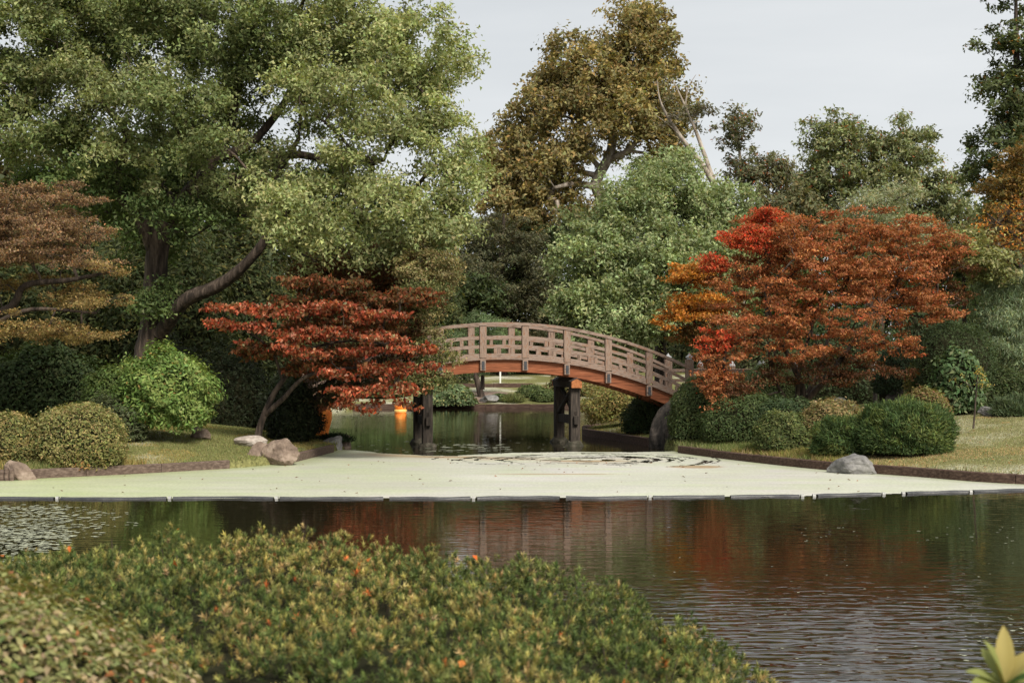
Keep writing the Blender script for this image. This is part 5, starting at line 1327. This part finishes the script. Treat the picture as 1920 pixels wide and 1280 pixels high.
link("shade", lathe([(.001, 1.22), (.14, 1.2), (.18, 1.08), (.30, .95), (.37, .75), (.36, .5), (.30, .25), (.25, .05), (.25, -.3)], c), M['lantern'], e)  # orange is the silk's own colour, without emission
link("rim", lathe([(.15, 1.26), (.19, 1.25), (.19, 1.17), (.15, 1.16)], c), M['gold'], e)
x, y = X(938, 86), 86.0
z = gz1(x, y)
o = link("marker_stake", boxes([(-.05, .05, -.05, .05, -.1, .92)], "marker_stake", .01), M['white_paint'])
o.location = (x, y, z); tag(o, "thin white stake on the far lawn under the bridge arch", "stake")
x, y = X(1641, 49.5), 49.5
z = gz1(x, y)
e = empty("stone_lantern", (x, y, z), "small white stone post lantern glimpsed behind the maple", "lantern")
link("post", lathe([(.10, -.1), (.07, .1), (.06, 1.0), (.10, 1.07)], (x, y, z)), M['rock_dark'], e)
link("lamp_house", lathe([(.001, 1.07), (.11, 1.07), (.11, 1.27), (.001, 1.27)], (x, y, z), 6), M['white_paint'], e)
link("roof", lathe([(.001, 1.47), (.04, 1.42), (.17, 1.30), (.17, 1.272), (.001, 1.271)], (x, y, z), 6), M['white_paint'], e)

# ------------------------------------------------------------------ grass on the banks and leaf litter
rng = np.random.default_rng(77)
def grass(label, n, box, hmin, hmax, pal, sdmin=.12, dens=None):
    x = rng.uniform(box[0], box[1], n * 3); y = rng.uniform(box[2], box[3], n * 3)
    s = pond_sd(x, y)
    ok = s > sdmin
    if dens is not None: ok &= dens(x, y, s)
    x, y = x[ok][:n], y[ok][:n]
    n = len(x)
    z = gz(x, y)
    h = rng.uniform(hmin, hmax, n)[:, None]
    a_ = rng.uniform(0, 6.28, n)
    side = np.stack([np.cos(a_), np.sin(a_), np.zeros(n)], 1) * (rng.uniform(.006, .013, n)[:, None])
    lean = np.stack([rng.normal(size=n) * .5, rng.normal(size=n) * .5, np.ones(n)], 1)
    b = np.stack([x, y, z - .01], 1)
    V = np.stack([b - side, b + side, b + nrmz(lean) * h], axis=1).reshape(-1, 3)
    t = fnoise(x * .6, y * .6, 13, 3)
    cc = colours(rng, n, pal, .22)
    dry = t > .56
    cc[dry] = cc[dry] * np.array([1.45, 1.15, 1.1])
    o = link("grass", mesh_np("grass", V, np.arange(3 * n).reshape(n, 3), facecol=cc), M['leaf'])
    return tag(o, label, "grass", kind="stuff")
GR = [(4, (.160, .170, .062)), (3, (.205, .195, .085)), (2, (.110, .135, .045))]
GRD = [(4, (.225, .215, .115)), (3, (.270, .240, .145)), (3, (.165, .175, .080))]
grass("short green grass on the bank around the brown boulders", 95000, (-13.5, -4.6, 31.2, 47), .03, .075, GR)
grass("dry tan and green grass on the slope by the dark edging", 90000, (4.2, 14, 29.5, 44), .025, .065, GRD)
grass("longer green grass behind the edging below the rounded bushes", 12000, (4.4, 8.2, 33.5, 42), .08, .20, [(3, (.115, .150, .045)), (2, (.17, .17, .07))], .1, lambda x, y, s: (s < 1.1))
grass("longer grass blades at the foot of the clipped golden bushes", 3500, (-11.8, -8.6, 31.2, 33.6), .07, .22, GR, .1, lambda x, y, s: (s < .7))
grass("thin grass on the little point under the bridge", 9000, (2.4, 5.2, 44, 53), .03, .08, GR, .1, lambda x, y, s: s < 2.2)
grass("ragged grass overhanging the timber edging of the right bank", 9000, (4.2, 14, 29.5, 43), .08, .22, GRD, .05, lambda x, y, s: (s < .22))
grass("ragged grass overhanging the worn edging of the left bank", 6000, (-12.5, -4.6, 31, 42), .08, .20, GR, .05, lambda x, y, s: (s < .22))
def litter(name, label, n, fx, palette, size):
    P = np.array([fx() for _ in range(n)])
    nr = np.array([[0, 0, 1.0]]) + .35 * rnd_unit(rng, n)
    s = rng.uniform(size[0], size[1], n)
    V, q = leaf_geo(P, nr, rnd_unit(rng, n), s, s * .6)
    o = link(name, mesh_np(name, V, q, facecol=colours(rng, n, palette)), M['leaf'])
    return tag(o, label, "fallen leaves", kind="stuff")
def on_weed():
    while True:
        x = rng.uniform(-10, 8); y = rng.uniform(28, 38)
        if pond_sd(np.array([x]), np.array([y]))[0] < -.2: return (x, y, .022)
litter("fallen_leaves", "scattered brown leaves lying on the duckweed", 70, on_weed, [(1, (.2, .08, .03)), (1, (.12, .07, .04))], (.05, .10))
def on_bank():
    while True:
        x = rng.uniform(4.5, 12); y = rng.uniform(30, 43)
        if pond_sd(np.array([x]), np.array([y]))[0] > .2: return (x, y, gz1(x, y) + .04)
litter("fallen_leaves", "scattered rust leaves lying on the maple slope", 260, on_bank, [(2, (.25, .10, .04)), (1, (.2, .14, .08))], (.04, .09))
# dry leaf bunch hanging over the edging
x, y = X(152, 32.3), 32.25
P = np.array([x, y, .22]) + rng.normal(size=(60, 3)) * np.array([.10, .04, .05])
V, q = leaf_geo(P, rnd_unit(rng, 60), rnd_unit(rng, 60) + np.array([0, -.3, -.5]), rng.uniform(.07, .12, 60), rng.uniform(.03, .05, 60))
e = empty("dry_plant", (x, y, 0.15), "withered orange tan plant drooping over the timber edging", "plant")
o = link("foliage", mesh_np("foliage", V, q, facecol=colours(rng, 60, [(2, (.34, .18, .07)), (1, (.42, .28, .13))])), M['leaf'], e); o["kind"] = "stuff"

# ------------------------------------------------------------------ foreground hedge, azalea and glossy plant
rng = np.random.default_rng(501)
HX = [-6.0, -4.6, -3.42, -3.06, -2.6, -1.89, -.91, -.30, .13, .59, .88, 1.14, 1.41, 1.62, 1.8]
HZ = [1.1, 1.25, 1.36, 1.42, 1.50, 1.53, 1.47, 1.41, 1.40, 1.34, 1.25, 1.16, 1.00, .80, .5]
HYC = [9.4, 9.5, 9.5, 9.5, 9.5, 9.5, 9.3, 9.0, 8.7, 8.3, 8.1, 7.8, 7.4, 7.2, 7.0]
def hedge_z(x, y):
    zc = np.interp(x, HX, HZ); yc = np.interp(x, HX, HYC)
    over = np.clip(y - yc, 0, 3)
    qa = np.sqrt(((x + 2.2) / 1.35) ** 2 + ((y - 5.0) / 1.0) ** 2)
    lum = (fnoise(x * 1.1, y * 1.1, 61, 4) - .5) * .46 - np.clip((1.32 - qa) / .3, 0, 1) * .8
    return zc + .035 - over ** 2 * 1.1 + lum * .6 - np.clip(5.2 - y, 0, 2) ** 2 * .8
e = empty("yew_hedge", (-.9, 7.6, gz1(-.9, 7.6)), "broad low yew hedge of stubby green shoots with yellowed tips", "hedge")
ncl, per = 5400, 7
cx_ = rng.uniform(-5.3, 1.75, ncl); cy_ = 4.8 + rng.random(ncl) * 5.4
x = np.repeat(cx_, per) + rng.normal(size=ncl * per) * .030; y = np.repeat(cy_, per) + rng.normal(size=ncl * per) * .030
drop = np.repeat(rng.random(ncl) ** 1.2 * .15 + np.clip(fnoise(cx_ * 3.4, cy_ * 3.4, 17, 2) - .5, 0, 1) * .55, per)
z = hedge_z(x, y) - drop - .9 * ((x - np.repeat(cx_, per)) ** 2 + (y - np.repeat(cy_, per)) ** 2) / .05 + rng.normal(size=len(x)) * .012
layer = drop / .2
ok = (z > gz(x, y) + .05)
cx_ = np.repeat(cx_, per)[ok]; cy_ = np.repeat(cy_, per)[ok]
x, y, z = x[ok], y[ok], z[ok]
eps = .05
gxn = -(hedge_z(x + eps, y) - hedge_z(x - eps, y)) / (2 * eps); gyn = -(hedge_z(x, y + eps) - hedge_z(x, y - eps)) / (2 * eps)
upv = nrmz(np.stack([gxn * .6 + (x - cx_) * 14, gyn * .6 + (y - cy_) * 14, np.ones(len(x))], 1) + rng.normal(size=(len(x), 3)) * .22)
NN = 13
def shoot_template(rng):
    """needles round a short stem: base, tip, half-width vectors in stem frame"""
    t = np.linspace(.0, 1, NN) ** .8
    a_ = np.arange(NN) * 2.39996 + rng.uniform(0, 6)
    sp = 1.35 - .75 * t + rng.normal(size=NN) * .14
    b = np.stack([np.zeros(NN), np.zeros(NN), t * .024], 1)
    dirn = np.stack([np.cos(a_) * np.sin(sp), np.sin(a_) * np.sin(sp), np.cos(sp)], 1)
    tip = b + dirn * .028
    wv = np.stack([-np.sin(a_), np.cos(a_), np.zeros(NN)], 1) * .0036
    return np.stack([b - wv, b + wv, tip], axis=1)      # NN,3,3
TPL = [shoot_template(rng) for _ in range(6)]
def frames(upv, rng):
    n = len(upv)
    r = rnd_unit(rng, n)
    s = nrmz(np.cross(upv, r)); b = np.cross(upv, s)
    return np.stack([s, b, upv], axis=2)                # columns
FR = frames(upv, rng)
SCL = rng.uniform(.75, 1.35, len(x))
pos = np.stack([x, y, z], 1)
tn = fnoise(x * 2.2 + 5, y * 2.2, 91, 3)
YG = [(4, (.085, .108, .032)), (3, (.125, .140, .044)), (4, (.048, .070, .022))]
YY = [(4, (.255, .220, .075)), (3, (.210, .195, .062)), (2, (.30, .22, .10)), (.12, (.34, .10, .03))]
yel = (tn + .22 * rng.normal(size=len(x)) + .10 * np.clip((z - 1.2) * 2, 0, 1)) > .665
cb = colours(rng, len(x), YG, .2); cb[yel] = colours(rng, int(yel.sum()), YY, .18)
pick = np.zeros(len(x), bool)
cand = np.nonzero((layer[ok] < .25) & (np.abs(x / y) < .34) & (y < 8.5))[0]
pick[rng.choice(cand, 290, replace=False)] = True
V_all, C_all = [], []
for k in range(6):
    msk = (np.arange(len(x)) % 6 == k) & ~pick
    T = TPL[k].reshape(-1, 3)
    Vv = np.einsum('nij,mj->nmi', FR[msk], T) * SCL[msk][:, None, None] + pos[msk][:, None, :]
    V_all.append(Vv.reshape(-1, 3))
    tipf = np.linspace(.8, 1.25, NN)[None, :, None]
    C_all.append((cb[msk][:, None, :] * tipf * (1 + .1 * rng.normal(size=(msk.sum(), NN, 1)))).reshape(-1, 3))
V = np.concatenate(V_all); Cc = np.concatenate(C_all)
o = link("foliage", mesh_np("foliage", V, np.arange(len(V)).reshape(-1, 3), facecol=Cc), M['needle'], e)
o["kind"] = "stuff"
from mathutils import Matrix
tm = []
for k in range(6):
    for pal in (YG, YG, YY):
        c0 = colours(rng, 1, pal, .12)
        tm.append((mesh_np("shoot", TPL[k].reshape(-1, 3), np.arange(NN * 3).reshape(-1, 3), facecol=np.repeat(c0, NN, 0) * np.linspace(.8, 1.25, NN)[:, None]), pal is YY))
grn = [m_ for m_, f_ in tm if not f_]; ylw = [m_ for m_, f_ in tm if f_]
for j in np.nonzero(pick)[0]:
    me = (ylw if yel[j] else grn)[j % (len(ylw) if yel[j] else len(grn))]
    so = bpy.data.objects.new("shoot", me); col.objects.link(so)
    if not me.materials: me.materials.append(M['needle'])
    so.parent = e
    mt = Matrix([list(FR[j][0]) , list(FR[j][1]), list(FR[j][2])]).to_4x4()
    so.matrix_local = Matrix.Translation(Vector(pos[j]) - e.location) @ mt @ Matrix.Scale(float(SCL[j]), 4)
# woody body of the hedge and bare twigs
hx = np.linspace(-5.3, 1.7, 60); hy = np.linspace(4.6, 10.2, 60)
gx, gy = np.meshgrid(hx, hy)
zz = np.maximum(hedge_z(gx, gy) - .24, gz(gx.ravel(), gy.ravel()).reshape(gx.shape) - .05)
V = np.stack([gx.ravel(), gy.ravel(), zz.ravel()], 1)
ii, jj = np.meshgrid(np.arange(59), np.arange(59)); a_ = (jj * 60 + ii).ravel()
link("branches", mesh_np("branches", V, np.stack([a_, a_ + 1, a_ + 61, a_ + 60], 1), smooth=True), M['twig'], e)
tw = rng.choice(len(x), 420, replace=False)
P0 = pos[tw] - np.array([0, 0, .10]); P1 = pos[tw] + upv[tw] * .05 + rng.normal(size=(420, 3)) * .03
V, q = segs_mesh(P0, P1, np.full(420, .0035), np.full(420, .0018), 4)
o = link("twigs", mesh_np("twigs", V, q), M['bark'], e); o["kind"] = "stuff"
lv = rng.choice(np.nonzero(layer[ok] < .15)[0], 26, replace=False)
V, q = leaf_geo(pos[lv] + np.array([0, 0, .05]), rnd_unit(rng, 26) + np.array([0, -.4, .6]), rnd_unit(rng, 26), .045, .032)
o = link("fallen_leaves", mesh_np("fallen_leaves", V, q, facecol=colours(rng, 26, [(1, (.42, .10, .02)), (1, (.36, .13, .03))])), M['leaf']); tag(o, "bright orange fallen leaves caught on the yew hedge", "fallen leaves", kind="stuff")

# azalea in front of the hedge
e = empty("azalea_bush", (-2.2, 5.0, gz1(-2.2, 5.0)), "small leaved azalea bush with pinkish and yellowing leaves beside the yew hedge", "shrub")
n = 26000
u = rnd_unit(rng, n * 4); u = u[(u[:, 2] > .05) & (u[:, 1] < .6)][:n]
lum = 1 + .05 * np.sin(u[:, 0] * 9 + 1) * np.sin(u[:, 1] * 8) + .04 * np.sin(u[:, 2] * 14 + u[:, 0] * 11)
rr = .86 + .15 * rng.random(len(u)) ** .6
P = np.array([-2.2, 5.0, .92]) + u * np.array([1.30, 1.0, 1.05]) * (lum * rr)[:, None]
nr = u + .8 * rnd_unit(rng, len(u)) + np.array([0, 0, .4])
dr = rnd_unit(rng, len(u)) + u * .5
s = rng.uniform(.7, 1.3, len(u))
V, q = leaf_geo(P, nr, dr, .036 * s, .018 * s)
AZ = [(5, (.180, .185, .072)), (4, (.235, .222, .10)), (3, (.27, .21, .125)), (2, (.11, .13, .046)), (.25, (.32, .12, .05))]
cc = colours(rng, len(u), AZ, .2)
V4 = V.reshape(-1, 4, 3)
vis = np.nonzero((u[:, 1] < .35) & (rr > .97) & (P[:, 2] > 1.3) & (P[:, 0] > -2.1))[0]
pk = rng.choice(vis, min(290, len(vis)), replace=False)
km = np.ones(len(u), bool); km[pk] = False
for j in pk:
    c0 = V4[j].mean(0)
    lo = link("leaf", mesh_np("leaf", V4[j] - c0, np.array([[0, 1, 2, 3]]), facecol=cc[j:j + 1]), M['leaf'], e)
    lo.location = Vector(c0) - e.location
o = link("foliage", mesh_np("foliage", V4[km].reshape(-1, 3), np.arange(4 * km.sum()).reshape(-1, 4), facecol=cc[km]), M['leaf'], e); o["kind"] = "stuff"
bm = bmesh.new(); bmesh.ops.create_icosphere(bm, subdivisions=4, radius=1)
for v in bm.verts:
    k = .84 * (1 + .05 * mnoise.noise(v.co * 4))
    v.co = Vector((v.co.x * 1.30 * k, v.co.y * 1.0 * k, max(v.co.z * 1.05 * k + .92 - e.location.z, -.05)))
me = bpy.data.meshes.new("branches"); bm.to_mesh(me); bm.free()
link("branches", me, M['twig'], e, world_space=False)

# broad leaved plant poking up at the near right
bx, by = X(1882, 4.2), 4.2
bz = gz1(bx, by)
e = empty("leafy_plant", (bx, by, bz), "pale yellow green broad leaved plant tip rising beside the near bank", "plant")
tipz = CH + (HY - 1285) / F * by
V, q, _, _ = tube_path([np.array([bx + .02, by, bz - .05]), np.array([bx + .01, by, (bz + tipz) / 2]), np.array([bx, by, tipz])], [.012, .010, .007], k=7)
link("stem", mesh_np("stem", V, q, smooth=True), M['bark'], e)
def big_leaf(base, dirv, nrm, L_, W_, c0):
    t = nrmz(np.array(dirv, float)); nn = np.array(nrm, float); nn = nrmz(nn - t * np.dot(nn, t)); s_ = np.cross(nn, t)
    prof = [(0, .08), (.15, .45), (.35, .9), (.55, 1.0), (.75, .8), (.9, .42), (1, .03)]
    V, q = [], []
    for f, w in prof:
        c = np.array(base) + t * L_ * f + nn * L_ * (-.25 * f * f + .04)
        for k in (-1, -.5, 0, .5, 1):
            V.append(c + s_ * W_ * .5 * w * k + nn * W_ * .16 * abs(k) * w)
    for i in range(len(prof) - 1):
        for k in range(4):
            q.append((i * 5 + k, i * 5 + k + 1, (i + 1) * 5 + k + 1, (i + 1) * 5 + k))
    me = mesh_np("leaf", np.array(V), np.array(q), smooth=True, facecol=np.repeat(np.array([c0]), len(q), 0))
    link("leaf", me, M['leaf'], e)
LG, LY, LD = (.21, .23, .075), (.34, .28, .10), (.06, .11, .03)
tb = np.array([bx, by, tipz])
for (dxx, dyy, dzz, L_, W_, c0, off) in [(-.25, -.1, 1, .125, .045, LG, .0), (.05, .05, 1, .15, .042, LY, .0), (.55, -.1, .8, .13, .05, LY, .0), (-.8, -.15, .55, .11, .04, LG, -.005), (.9, .1, .5, .13, .055, LG, -.01), (-.6, -.4, .3, .12, .05, LG, -.012),
                                          (.3, -.5, .5, .11, .05, LD, -.015), (-.9, -.2, .05, .13, .055, LD, -.03), (.8, -.4, .1, .14, .06, LD, -.035), (-.3, -.7, .1, .12, .055, LD, -.04), (.2, .7, .3, .12, .05, LG, -.02), (-1, .2, -.1, .13, .06, LD, -.06), (.6, -.6, -.1, .13, .06, LG, -.06), (-.2, .6, .8, .12, .04, LG, 0)]:
    big_leaf(tb + np.array([0, 0, off]), (dxx, dyy, dzz), (-dxx * .6, -dyy * .6 - .35, .8), L_ * 1.15, W_ * 1.35, c0)
